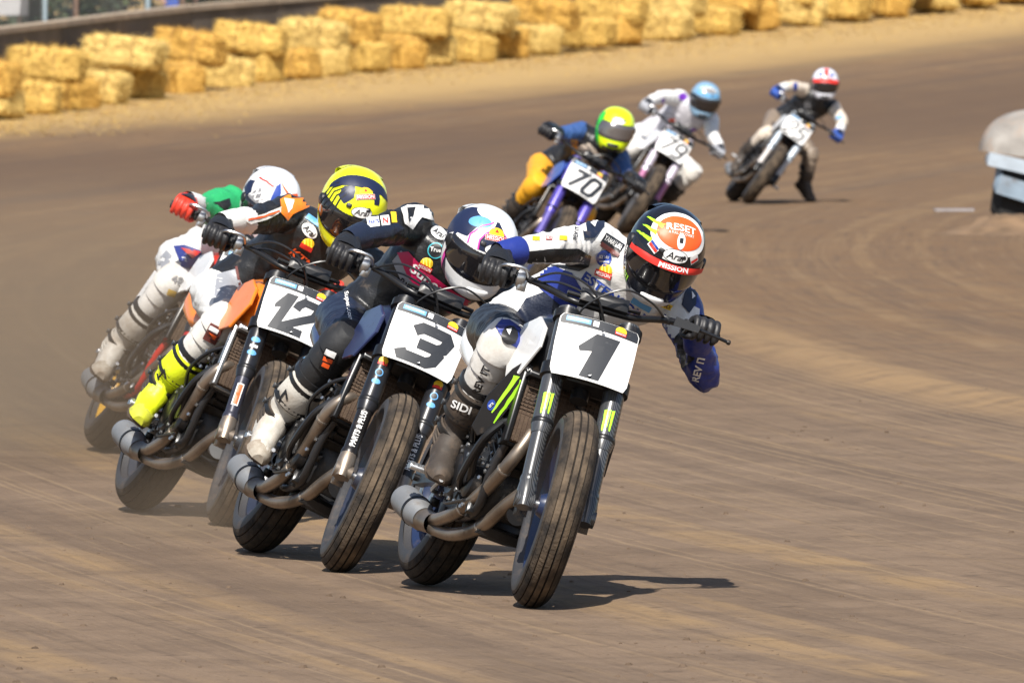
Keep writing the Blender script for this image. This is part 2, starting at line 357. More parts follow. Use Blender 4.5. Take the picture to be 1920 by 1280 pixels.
    g2 = iso(24, 6); c = mix(step(g2, .58, .70, 0, .5), c, (.075, .053, .04)); c = mix(step(g2, .30, .40, .45, 0), c, (.30, .225, .15)); c = mix(step(speck, .64, .74, 0, .65), c, (.06, .045, .035))
    # straw trodden into the outer edge: distance to the wall line
    e = math_('SUBTRACT', math_('MULTIPLY', math_('SUBTRACT', sp.outputs[1], 152.2), .389), math_('MULTIPLY', math_('SUBTRACT', sp.outputs[0], -6.14), .921))
    e = math_('ADD', e, math_('MULTIPLY', math_('SUBTRACT', iso(.7, 5), .5), 1.6))
    c = mix(step(e, -5.0, -.8), c, (.42, .285, .13))
    damp = math_('MULTIPLY', step(e, -17., -12.5), step(e, -8.5, -5.5, 1., 0.)); c = mix(math_('MULTIPLY', damp, .6), c, (.10, .066, .046))    # watered groove of the far turn
    wob = math_('ADD', r, math_('MULTIPLY', math_('SUBTRACT', nz(.02, .25, 3, 2.), .5), .9)); bl = math_('MULTIPLY', math_('MULTIPLY', step(wob, 228.75, 229.1), step(wob, 229.25, 229.7, 1., 0.)), math_('MULTIPLY', step(sp.outputs[1], 47, 53), step(sp.outputs[1], 72, 84, 1., 0.))); c = mix(math_('MULTIPLY', math_('MULTIPLY', bl, .8), step(iso(2.2, 6), .35, .6, .35, 1.)), c, (.30, .20, .11))    # loose cushion dirt pushed off the line
    hs = n.new('ShaderNodeHueSaturation'); hs.inputs['Value'].default_value = .86; hs.inputs['Saturation'].default_value = 1.04; l.new(c, hs.inputs['Color']); l.new(hs.outputs[0], b.inputs['Base Color'])
    h = math_('ADD', math_('MULTIPLY', grit, .6), math_('MULTIPLY', fine, .5)); h = math_('ADD', h, math_('MULTIPLY', speck, .25))
    bp = n.new('ShaderNodeBump'); bp.inputs['Strength'].default_value = .7; bp.inputs['Distance'].default_value = .03; l.new(h, bp.inputs['Height']); l.new(bp.outputs[0], b.inputs['Normal'])
    return m
DIRT = dirt_mat(); me.materials.append(DIRT)
tag(link('dirt_track', me), None, None, kind='structure')
# clods and crumbs of earth thrown over the racing line
def clods(name, n, m, fn, flat=.6):
    b = B(); rnd = random.Random(11)
    for i in range(n):
        x, y, s = fn(rnd); z = gz(y) + (rel(x, y) - .005 if abs(x) < 8 and 30 < y < 125 else 0) + s * .2
        st = rnd.random() * 6.28; k = 6; top = []; ring = []
        for j in range(k):
            t = st + 6.283 * j / k; q = s * (.7 + .6 * rnd.random()); ring.append((x + math.cos(t) * q * 1.3, y + math.sin(t) * q, z - s * .3))
            q *= .6; top.append((x + math.cos(t) * q * 1.3, y + math.sin(t) * q, z + s * flat * (.5 + .6 * rnd.random())))
        b.add(ring + top, [(j, (j + 1) % k, k + (j + 1) % k, k + j) for j in range(k)] + [tuple(range(k, 2 * k))])
    return tag(b.build(name, m, None, smooth=False), None, None, kind='stuff')
CLOD = mat('clod', (.12, .085, .06), .95, var=.4, vscale=3, spec=.1); CLODL = mat('clod_pale', (.42, .33, .21), .95, var=.3, vscale=3, spec=.1)
def near_spot(r):
    y = 33.5 + 26 * r.random() ** 1.6; w = y / 21333 * 990
    for _ in range(6):
        x = r.uniform(-w, w)
        if noise.noise(V((x * 1.1, y * .45, 1))) + .3 * r.random() > .22: break
    return (x, y, .0015 + .011 * r.random() ** 10)
clods('earth_clods', 1700, CLOD, near_spot); 
o = clods('pale_crumbs', 420, CLODL, lambda r: (lambda q: (q[0], q[1], q[2] * .7))(near_spot(r)), .4)
tag(o, 'pale crumbs of straw and dry earth scattered over the track', 'crumbs'); tag(bpy.data.objects['earth_clods'], 'dark crumbs of earth scattered over the racing line', 'clods')
# ------------------------------------------------------------------ wall, fence and what stands behind
def along(poly_, d):
    """point and direction at arc length d on a polyline"""
    for i in range(len(poly_) - 1):
        a, b = V(poly_[i]), V(poly_[i + 1]); L = (b - a).length
        if d <= L or i == len(poly_) - 2: return a + (b - a) * (d / L), (b - a).normalized()
        d -= L
def arc(poly_): return sum((V(poly_[i + 1]) - V(poly_[i])).length for i in range(len(poly_) - 1))
back = [tuple(V(p) + V((-.85, .75))) for p in WALL]      # the wall runs behind the bales
CONC = mat('stained_concrete', (.125, .10, .078), .9, var=.35, vscale=1.2, bump=.5, bscale=12, dirt=.2, dscale=1.5, dcol=(.06, .05, .04))
CAPM = mat('wall_cap', (.33, .26, .19), .9, var=.2, vscale=3)
wall = empty('barrier_wall', MX.Translation((-6, 152, .4)))
tag(wall, 'long low stained concrete wall with a pale cap behind the straw bales', 'wall')
wl = arc(back); n = int(wl / 3.2)
for i in range(n):
    p0, d0 = along(back, wl * i / n + .012); p1, _ = along(back, wl * (i + 1) / n - .012)
    if p1.y < 138: continue
    nn = V((-(p1 - p0).y, (p1 - p0).x)).normalized() * .11
    def ring(p, z0, z1, k): return [V((p.x - nn.x * k, p.y - nn.y * k, z0)), V((p.x + nn.x * k, p.y + nn.y * k, z0)), V((p.x + nn.x * k, p.y + nn.y * k, z1)), V((p.x - nn.x * k, p.y - nn.y * k, z1))]
    inv_ = wall.matrix_world.inverted(); b = B(); b.X = inv_
    b.loft([ring(p0, gz(p0.y) - .3, gz(p0.y) + 1.0, 1), ring(p1, gz(p1.y) - .3, gz(p1.y) + 1.0, 1)]).build('wall_panel', CONC, wall, False)
    b = B(); b.X = inv_; b.loft([ring(p0, gz(p0.y) + 1.0, gz(p0.y) + 1.075, 1.25), ring(p1, gz(p1.y) + 1.0, gz(p1.y) + 1.075, 1.25)]).build('wall_cap', CAPM, wall, False)
GALV = mat('galvanised_post', (.36, .45, .50), .5, .3, var=.1); RUST = mat('rusty_post', (.20, .13, .095), .8, var=.3); WIRE = mat('fence_wire', (.20, .22, .22), .5, .5)
fence = empty('chain_link_fence', MX.Translation((-6, 154, .5))); tag(fence, 'chain link fence with grey and rusty posts on top of the concrete wall', 'fence')
finv = fence.matrix_world.inverted(); fl = [tuple(V(p) + V((-.25, .22))) for p in back]; a0 = 0; L = arc(fl); d = 0; k = 0
while d < L:
    p, dd = along(fl, d); z = gz(p.y)
    if 143 < p.y < 176:
        b = B(); b.X = finv; b.tube([(p.x, p.y, z - .2), (p.x, p.y, z + 2.6)], .045 if k % 2 == 0 else .05, 10); b.build('fence_post', GALV if k % 2 == 0 else RUST, fence)
    d += 3.5 if k % 2 else 1.7; k += 1
b = B(); b.X = finv; d = 0
while d < L - 1.7:
    p, dd = along(fl, d)
    if 143 < p.y < 176:
        for s in (-1, 1):
            q0, _ = along(fl, d if s > 0 else d + 1.5); q1, _ = along(fl, d + 1.5 if s > 0 else d); b.tube([(q0.x, q0.y, gz(q0.y) + 1.05), (q1.x, q1.y, gz(q1.y) + 2.55)], .0035, 3, caps=False)
    d += .085
tag(b.build('wire_mesh', WIRE, fence), None, None, kind='stuff')
# sign board and trees beyond the fence
SIGN = mat('sign_white', (.62, .62, .64), .5, var=.08); b = B()
sb = empty('sign_board', MX.Translation((-7.25, 156, gz(156)))); tag(sb, 'plain white sign board behind the fence at the far left', 'sign')
b = B(); b.box((.12, 0, 1.47), (1.0, .04, .62), bev=.05); b.build('board', SIGN, sb)
for x in (-.3, .5): B().box((x, .05, .75), (.06, .06, 1.9), bev=.1).build('post', RUST, sb)
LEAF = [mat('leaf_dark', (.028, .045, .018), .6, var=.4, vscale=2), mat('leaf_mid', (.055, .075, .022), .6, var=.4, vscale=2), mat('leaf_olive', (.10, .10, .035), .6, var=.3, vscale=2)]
BARK = mat('bark', (.09, .07, .055), .9, bump=.6, bscale=8)
def tree(x, y, h, rad, seed, label):
    rnd = random.Random(seed); t = empty('tree', MX.Translation((x, y, gz(y)))); tag(t, label, 'tree', 'trees beyond the fence')
    b = B(); b.tube([(0, 0, -.2), (.1, 0, h * .3), (-.05, .1, h * .6), (.1, 0, h * .9)], [.16, .12, .08, .02], 8, 4)
    for i in range(6):
        a = rnd.random() * 6.28; z = h * (.2 + .5 * rnd.random()); b.tube([(0, 0, z), (math.cos(a) * rad * .4, math.sin(a) * rad * .4, z + h * .12), (math.cos(a) * rad * .8, math.sin(a) * rad * .8, z + h * .2)], [.06, .04, .015], 6)
    b.build('trunk', BARK, t); b = B(); cl = [(rnd.gauss(0, .5) * rad, rnd.gauss(0, .5) * rad, h * rnd.uniform(.06, 1), rad * rnd.uniform(.25, .5)) for _ in range(34)]
    for i in range(4200):
        c = rnd.choice(cl); q = V((rnd.gauss(0, 1), rnd.gauss(0, 1), rnd.gauss(0, 1))).normalized() * c[3] * rnd.random() ** .4
        p = V(c[:3]) + q; 
        if p.z < .05: p.z = .05 + rnd.random() * .3
        u = V((rnd.gauss(0, 1), rnd.gauss(0, 1), rnd.gauss(0, 1))).normalized() * .085; w = u.orthogonal().normalized() * .05
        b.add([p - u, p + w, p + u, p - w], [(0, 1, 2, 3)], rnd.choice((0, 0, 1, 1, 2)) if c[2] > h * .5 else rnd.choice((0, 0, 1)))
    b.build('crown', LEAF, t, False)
for i, (x, y, h, rd, lb) in enumerate([(-9.0, 166, 4.2, 1.7, 'bushy dark green tree at the far left behind the sign board'), (-7.2, 169, 4.6, 1.6, 'dense olive green tree between the sign and the first grey fence post'), (-5.9, 168, 3.8, 1.4, 'leafy tree behind the fence left of the spectator in blue'), (-4.9, 176, 5.0, 1.6, 'green tree standing directly behind the spectator in blue'), (-3.4, 178, 4.4, 1.5, 'dark tree behind the fence right of the spectator in blue'), (-1.9, 186, 4.6, 1.6, 'rightmost dark tree showing above the wall')]): tree(x, y, h, rd, 20 + i, lb)
b = B(); 
hb = [(-60, 215), (-20, 222), (0, 228), (20, 232), (60, 236)]; rows = []
for (x, y) in hb: rows.append([V((x, y - 14, gz(y - 14) - .2)), V((x, y - 6, gz(y) + 2.2)), V((x, y + 6, gz(y) + 4.5)), V((x, y + 30, gz(y) + 5))])
b.loft(rows, False, False); tag(b.build('grass_bank', mat('bank_grass', (.07, .075, .03), .9, var=.4, vscale=.6, bump=.8, bscale=4)), None, None, kind='structure')
# ------------------------------------------------------------------ straw bales
def straw(name, c):
    m = mat(name, c, .75, var=.3, vscale=9, bump=1., bscale=45, spec=.2); t = m.node_tree; n = t.nodes; l = t.links; b_ = n['Principled BSDF']; tc = n.new('ShaderNodeTexCoord')
    mp = n.new('ShaderNodeMapping'); mp.inputs['Scale'].default_value = (5, 26, 26); l.new(tc.outputs['Object'], mp.inputs[0])
    z = n.new('ShaderNodeTexNoise'); z.inputs['Scale'].default_value = 1.4; z.inputs['Detail'].default_value = 8; z.inputs['Roughness'].default_value = .75; l.new(mp.outputs[0], z.inputs['Vector'])
    rp = n.new('ShaderNodeValToRGB'); e = rp.color_ramp.elements; e[0].position = .34; e[0].color = (c[0] * .26, c[1] * .19, c[2] * .15, 1); e[1].position = .62; e[1].color = (*c, 1)
    k = e.new(.78); k.color = (min(1, c[0] * 1.25), min(1, c[1] * 1.35), min(1, c[2] * 1.9), 1); l.new(z.outputs['Fac'], rp.inputs[0]); l.new(rp.outputs[0], b_.inputs['Base Color']); return m
STR = [straw('straw_gold', (.74, .50, .135)), straw('straw_orange', (.70, .43, .10)), straw('straw_pale', (.78, .57, .19))]
TWINE = mat('twine', (.30, .17, .06), .8)
def bale_mesh(seed):
    b = B(); rnd = random.Random(seed); n = 10; lx, ly, lz = .56, .235, .215
    def sq(u, v, w):   # rounded box
        p = V((u, v, w)); q = V((abs(u) ** 7 + abs(v) ** 7 + abs(w) ** 7,)*3)[0] ** (1 / 7); p /= max(q, 1e-6)
        p = V((p.x * lx, p.y * ly, p.z * lz)); k = noise.noise(p * 4 + V((seed * 3, 0, 0))) * .08 + noise.noise(p * 17 + V((seed, 5, 0))) * .045
        for tx in (-.2, .2): k -= .016 * math.exp(-((p.x - tx) / .02) ** 2)
        return p * (1 + k * 3.2 / (1 + 3 * abs(p.x)))
    N = (22, 10, 10)
    for ax in range(3):
        for sg in (-1, 1):
            a1, a2 = [a for a in range(3) if a != ax]; n1, n2 = N[a1], N[a2]; vs = []
            for i in range(n1 + 1):
                for j in range(n2 + 1):
                    c = [0, 0, 0]; c[ax] = sg; c[a1] = -1 + 2 * i / n1; c[a2] = -1 + 2 * j / n2; vs.append(sq(*c))
            b.add(vs, [(i * (n2 + 1) + j, (i + 1) * (n2 + 1) + j, (i + 1) * (n2 + 1) + j + 1, i * (n2 + 1) + j + 1) for i in range(n1) for j in range(n2)])
    for i in range(1500):      # loose stalks standing off the faces
        c = [rnd.uniform(-1, 1) for _ in range(3)]; ax = rnd.choice((1, 2, 2, 1, 0)); c[ax] = rnd.choice((-1, 1)); p = sq(*c); d = V((rnd.gauss(0, 1), rnd.gauss(0, .5), rnd.gauss(0, .5))).normalized() * rnd.uniform(.03, .10); d += p.normalized() * .035
        w = d.orthogonal().normalized() * rnd.uniform(.003, .009); b.add([p - d * .3 - w, p - d * .3 + w, p + d], [(0, 1, 2)])
    me = bpy.data.meshes.new('straw_bale'); me.from_pydata(b.v, [], b.f); bm = bmesh.new(); bm.from_mesh(me); bmesh.ops.remove_doubles(bm, verts=bm.verts, dist=.0008); bmesh.ops.recalc_face_normals(bm, faces=bm.faces); bm.to_mesh(me); bm.free(); me.shade_smooth()
    t = B()
    for tx in (0,): t.tube([(tx, .245 * c_, .222 * s_) for c_, s_ in ((-1, -.9), (-1, .9), (-.92, 1), (.92, 1), (1, .9), (1, -.9))], .005, 5)
    tm = bpy.data.meshes.new('twine'); tm.from_pydata(t.v, [], t.f); tm.materials.append(TWINE); return me, tm
BALES = []
for i in range(6):
    me, tm = bale_mesh(i + 1); me.materials.append(STR[i % 3]); BALES.append((me, tm))
def bale(px_x, py, w, row, k, tilt, yaw, label):
    """px_x,py: bearing of the bale centre along the wall (photo units at the wall's distance)"""
    # arc position on the wall line whose bearing matches
    lo, hi = 0., arc(WALL)
    for _ in range(40):
        md = (lo + hi) / 2; p, dd = along(WALL, md)
        if 960 + 21333 * p.x / p.y < px_x: lo = md
        else: hi = md
    p, dd = along(WALL, lo); s = 21333 / p.y; zc = 2.06 - p.y * (py + 11) / 21333
    me, tm = BALES[k % 6]; yy = p.y + (.15 if row else -.25)
    o = link('straw_bale', me); o.location = (p.x, yy, max(zc, gz(yy) + .19)); o.rotation_euler = (R(random.uniform(-9, 9)), R(tilt), R(yaw)); o.scale = (w / s / 1.12 * 1.05, 1.02, 1.0)
    [setattr(link('twine', tm, o), 'location', (tx, 0, 0)) for tx in (-.2, .2)]; tag(o, label, 'straw bale', 'straw bales along the outer wall')
TOP = [(-20, 145, 110), (87, 120, 140), (232, 100, 146), (356, 88, 130), (470, 74, 124), (586, 66, 118), (655, 50, 112), (778, 42, 126), (900, 32, 126), (1022, 22, 122), (1148, 12, 122), (1262, 2, 112), (1372, -8, 108), (1478, -20, 106), (1585, -30, 104), (1690, -38, 100), (1795, -50, 100), (1890, -58, 98)]
BOT = [(-6, 190, 90), (62, 182, 100), (142, 176, 80), (196, 164, 86), (262, 156, 92), (342, 148, 96), (426, 136, 96), (486, 128, 76), (548, 124, 100), (612, 116, 84), (680, 106, 96), (756, 98, 96), (812, 92, 80), (878, 88, 100), (946, 80, 86), (1006, 76, 92), (1096, 60, 110), (1166, 54, 84), (1244, 46, 98), (1330, 36, 104), (1418, 26, 96), (1500, 18, 90), (1580, 10, 94), (1664, 4, 90), (1750, -6, 92), (1830, -14, 90), (1905, -22, 90)]
ORD = ['first', 'second', 'third', 'fourth', 'fifth', 'sixth', 'seventh', 'eighth', 'ninth', 'tenth', 'eleventh', 'twelfth', 'thirteenth', 'fourteenth', 'fifteenth', 'sixteenth', 'seventeenth', 'eighteenth', 'nineteenth', 'twentieth', 'twenty-first', 'twenty-second', 'twenty-third', 'twenty-fourth', 'twenty-fifth', 'twenty-sixth', 'twenty-seventh']
for i, (x, y, w) in enumerate(TOP): bale(x, y, w, 1, i * 5 + 1, random.uniform(3, 12), random.uniform(-30, -6), f'golden straw bale lying in the upper row, {ORD[i]} from the left edge')
for i, (x, y, w) in enumerate(BOT): bale(x, y, w * .98, 0, i * 7 + 2, random.uniform(-4, 12), random.uniform(-70, 15), f'straw bale on the ground in the lower row, {ORD[i]} from the left edge')
# loose straw shed along the foot of the bales
b = B(); rnd = random.Random(5); wl = arc(WALL)
for i in range(9000):
    p, dd = along(WALL, rnd.uniform(wl * .55, wl)); off = abs(rnd.gauss(0, 1.1)) + .1; x = p.x + off * 1.1 * dd.y; y = p.y - off * dd.x - .25; 
    a = rnd.random() * 6.28; q = rnd.uniform(.05, .14); u = V((math.cos(a) * q, math.sin(a) * q, rnd.uniform(-.01, .03))); w = V((-u.y, u.x, 0)).normalized() * .008; c = V((x, y, gz(y) + .012))
    b.add([c - u - w, c - u + w, c + u + V((0, 0, .01))], [(0, 1, 2)], rnd.randrange(3))
tag(b.build('loose_straw', STR, None, False), 'loose straw litter strewn along the foot of the bales', 'straw', kind='stuff')
# ------------------------------------------------------------------ infield marker at the right edge
im = empty('infield_barrier', MX.Translation((4.40, 100, .02)) @ MX.Rotation(R(8), 4, 'Y')); tag(im, 'weathered grey-white hooded barrier with pale blue bands at the right edge', 'barrier')
CREAM = mat('weathered_cream', (.23, .225, .21), .7, var=.3, vscale=5, dirt=.3, dscale=4, dcol=(.40, .20, .08), bump=.5, bscale=9); PB = mat('pale_blue_band', (.38, .44, .50), .4, var=.15, vscale=6, dirt=.2, dscale=8); GB = mat('grey_blue_band', (.22, .29, .36), .5, var=.25, vscale=7, dirt=.35)
rings = []
for i in range(25):
    t = i / 24; x = -.38 + 1.7 * t * t; hh = .46 * math.sin(math.pi * min(1, .01 + t * .72)) ** .8; rings.append([V((x, .42 * math.cos(a) * (.5 + .5 * min(1, t * 4)), .62 + hh * max(0, math.sin(a)))) for a in [math.pi * j / 12 for j in range(13)]])
b = B(); b.loft(rings, True, True); b.build('hood', CREAM, im)
for i in range(3): B().box((-.11 + i * .46, -.38, .545), (.455, .16, .12), MX.Rotation(R(5), 3, 'Y') @ MX.Rotation(R(-6 + i * 3), 3, 'Z'), .3).build('band', PB, im)
for i in range(5): B().box((-.2 + i * .27, -.33, .42), (.06, .1, .22), bev=.2).build('strut', GB, im)
for i in range(3): B().box((-.03 + i * .42, -.40, .33), (.415, .14, .17), MX.Rotation(R(9), 3, 'Y'), .3).build('lower_band', GB, im)
B().box((.36, -.12, .27), (1.15, .5, .46), bev=.15).build('hollow_shade_box', mat('hollow_shade_black', (.012, .012, .012), .9), im)  # black box, its colour painting the shade of the hollow under the barrier
b = B(); rnd = random.Random(3); N = 36; vs = []
for i in range(N + 1):
    for j in range(N + 1):
        x = -1 + 2.6 * i / N; y = -1.6 + 2.4 * j / N; h = .20 * math.exp(-((x - .45) / .5) ** 2 - ((y + .95) / .5) ** 2) + .03 * noise.noise(V((x * 6, y * 6, 0))) + .02 * noise.noise(V((x * 15, y * 15, 2)))
        fo = math.exp(-((x - .3) / .62) ** 2 - ((y + .5) / .7) ** 2); vs.append((x, y, (h + .14 * max(0, noise.noise(V((x * 4, y * 4, 7))))) * fo - .02 * (1 - fo)))
b.add(vs, [(i * (N + 1) + j, (i + 1) * (N + 1) + j, (i + 1) * (N + 1) + j + 1, i * (N + 1) + j + 1) for i in range(N) for j in range(N)]); mo = b.build('dirt_mound', mat('loose_dirt', (.16, .10, .055), .95, var=.4, vscale=5, bump=1, bscale=20)); mo.location = (3.95, 99.0, 0); tag(mo, 'heap of loose ochre dirt below the grey-white barrier', 'dirt heap')
pk = B(); pk.box((0, 0, .02), (.38, .10, .025), bev=.2); pk = pk.build('plank', mat('plank_white', (.27, .25, .25), .7, var=.1)); pk.location = (4.18, 107.6, 0); pk.rotation_euler = (0, 0, R(8)); tag(pk, 'short pale plank lying on the dirt left of the barrier', 'plank')
# ------------------------------------------------------------------ motorcycles (x forward, y to the rider's left, z up, rear tyre at the origin)
RK = R(25); AXD = V((-math.sin(RK), 0, math.cos(RK))); FWD = V((math.cos(RK), 0, math.sin(RK))); WR_ = .343
def fk(t, y, fo=0.): return V((1.4, y, WR_)) + AXD * t + FWD * fo
def bike_matrix(X, Y, yaw, lean):
    f = V((math.sin(R(yaw)), -math.cos(R(yaw)), 0)); l = V((math.cos(R(yaw)), math.sin(R(yaw)), 0))
    base = MX((( f.x, l.x, 0, X), (f.y, l.y, 0, Y), (0, 0, 1, 0), (0, 0, 0, 1)))
    return base @ MX.Translation((0, 0, .065)) @ MX.Rotation(-R(lean), 4, 'X') @ MX.Translation((0, 0, -.065))
def steer_matrix(st):
    a0 = V((1.445, 0, .343)); return MX.Translation(a0) @ MX.Rotation(R(st), 4, AXD) @ MX.Translation(-a0)
def tyre(b, c, half, front):
    """ribbed tyre as a lathe: tread with circumferential grooves, then sidewalls down to the bead"""
    prof = []; mats = []; rc = WR_ - half * .98; gr = (-58, -34, -11, 11, 34, 58) if front else (-50, -25, 0, 25, 50)
    for a in range(-104, 105, 2):
        rr = half * 1.0; near = min(abs(a - g) for g in gr); dep = .006 if near <= 1 else (.0045 if near == 2 and False else 0)
        rr2 = rr - dep; prof.append((math.sin(R(a)) * rr2 * 1.04, rc + math.cos(R(a)) * rr2)); mats.append(2 if near <= 1 else (0 if abs(a) < 34 else (3 if abs(a) < 72 else 1)))
    prof = [(-half * .62, .246), (-half * .9, .262)] + prof + [(half * .9, .262), (half * .62, .246)]; mats = [1, 1] + mats + [1, 1]
    b.lathe(prof, c, (0, 1, 0), 84, mats)
def wheel(name, c, half, front, S, parent, rimm, o):
    c = V(c); b = B(); b.X = S
    w = half * .62
    b.lathe([(-w, .252), (-w, .236), (-w * .8, .228), (-w * .3, .212), (w * .3, .212), (w * .8, .228), (w, .236), (w, .252)], c, (0, 1, 0), 56)
    for k in range(10):
        t = 2 * math.pi * (k + .25 * (k % 2)) / 10; d = V((math.cos(t), 0, math.sin(t))); q = d.cross(V((0, 1, 0)))
        b.loft([[c + d * r_ + q * a_ * hw + V((0, e_ * ht, 0)) for a_, e_ in ((-1, -1), (1, -1), (1, 1), (-1, 1))] for r_, hw, ht in ((.04, .016, .022), (.12, .010, .016), (.222, .013, .018))], False)
    b.lathe([(-.06, .012), (-.06, .035), (-.03, .05), (.03, .05), (.06, .035), (.06, .012)], c, (0, 1, 0), 28)
    wo = b.build(name, rimm, parent); b = B(); b.X = S; tyre(b, c, half, front); b.build('tyre', [TREAD if front else TREADR, RUB, GROOVE, TREAD2 if front else TREADR], wo, angle=60)
    b = B(); b.X = S; b.m = 0; yb = .072 if front else .085
    if not front: b.lathe([(-.0015, .075), (-.0015, .115), (.0015, .115), (.0015, .075), (-.0015, .075)], c + V((0, -yb, 0)), (0, 1, 0), 48); b.build('brake_disc', ALU, wo)
    return wo
def num_plate(S, root, o):
    w, h = .14, .117; ctr = fk(.69 - .1175, 0, .09)
    out = [(-w * .93, h), (w * .93, h), (w, h * .88), (w, h * .1), (w * .97, -h * .8), (w * .90, -h), (-w * .90, -h), (-w * .97, -h * .8), (-w, h * .1), (-w, h * .88)]
    def pl(x, y, z=0.): return ctr + V((0, 1, 0)) * x + AXD * y + FWD * (z + .02 * (1 - (x / w) ** 2) - .02)
    def slab(name, pts, z0, th, m, par, g=None):
        sh = cut(poly(pts), .03); b = B(); b.X = S; n = len(sh[0])
        b.add([pl(x, y, z0 + th) for x, y in sh[0]] + [pl(x, y, z0) for x, y in sh[0]], [f for f in sh[1]] + [tuple(i + n for i in f[::-1]) for f in sh[1]])
        return b.build(name, m, par, True, 60)
    p = slab('number_plate', out, 0, .004, WHITE, root)
    def flat(name, sh, z, m, par=p, g=.03):
        sh = cut(sh, g); b = B(); b.X = S; b.add([pl(x, y, .004 + z) for x, y in sh[0]], sh[1]); return b.build(name, m, par, True, 60)
    flat('header_band', poly([(-w * .92, h * .99), (w * .92, h * .99), (w * .98, h * .87), (w * .98, h * .68), (-w * .98, h * .68), (-w * .98, h * .87)]), .0012, PLBLK)
    flat('sticker', rot2(rect(.085, .018), 0, -w * .55, h * .85), .0022, INK['lightblue']); flat('lettering', rot2(textw('PROGRESSIVE', .07, .008, bold=.01), 0, -w * .55, h * .86), .003, INK['white'])
    flat('sticker', rot2(rect(.02, .02), 0, -w * .12, h * .85), .0022, INK['white']); flat('sticker', rot2(ell(.02, .016), 0, w * .52, h * .86), .0022, INK['yellow']); flat('sticker', rot2(rect(.04, .012), 0, w * .52, h * .77), .003, INK['red']); flat('lettering', rot2(textw('MISSION', .034, .006, bold=.01), 0, w * .52, h * .77), .0036, INK['white'])
    s = o['num']; n = len(s); dw = {0: 0, 1: .135, 2: .082}[n]; dh = .172; gap = .040; x = -(dw * n + gap * (n - 1)) / 2 * .93; sw = o.get('sw', .043 if n == 1 else .034)
    for ch in s:
        if ch == '1':
            q_ = dw * (1. if n == 1 else .86); flat('numeral', poly([(x + a_ * q_ + (c_ - .5) * dh * .26 - .006, (c_ - .5) * dh - .022) for a_, c_ in ((.02, .64), (.30, 1.), (.92, 1.), (.92, 0.), (.40, 0.), (.40, .60), (.10, .55))]), .0014, o.get('inkm', PLBLK), g=.05); x += q_ * .92 + gap * (.45 if n > 1 else 1); continue
        for q, st in enumerate(DIG[ch]):
            pts = [((x + px * (dw if ch != '1' else dw * .75)) + (py - .5) * dh * .26 - .006, (py - .5) * (dh - sw) - .022) for px, py in st]; sh = ribbon(pts, sw, ch == '0' or (ch == '9' and q == 0)); flat('numeral', sh, .0014 + q * .0006, o.get('inkm', PLBLK), g=.05)
        x += dw + gap
    for (bx_, by_) in ((.012, h * .62), (-.002, -h * .84)):
        b = B(); b.X = S; b.lathe([(.0, .0005), (.0, .0055), (-.004, .006), (-.006, .006)], pl(bx_, by_, .009), -FWD, 12); b.build('bolt', ALU, p)
    return p
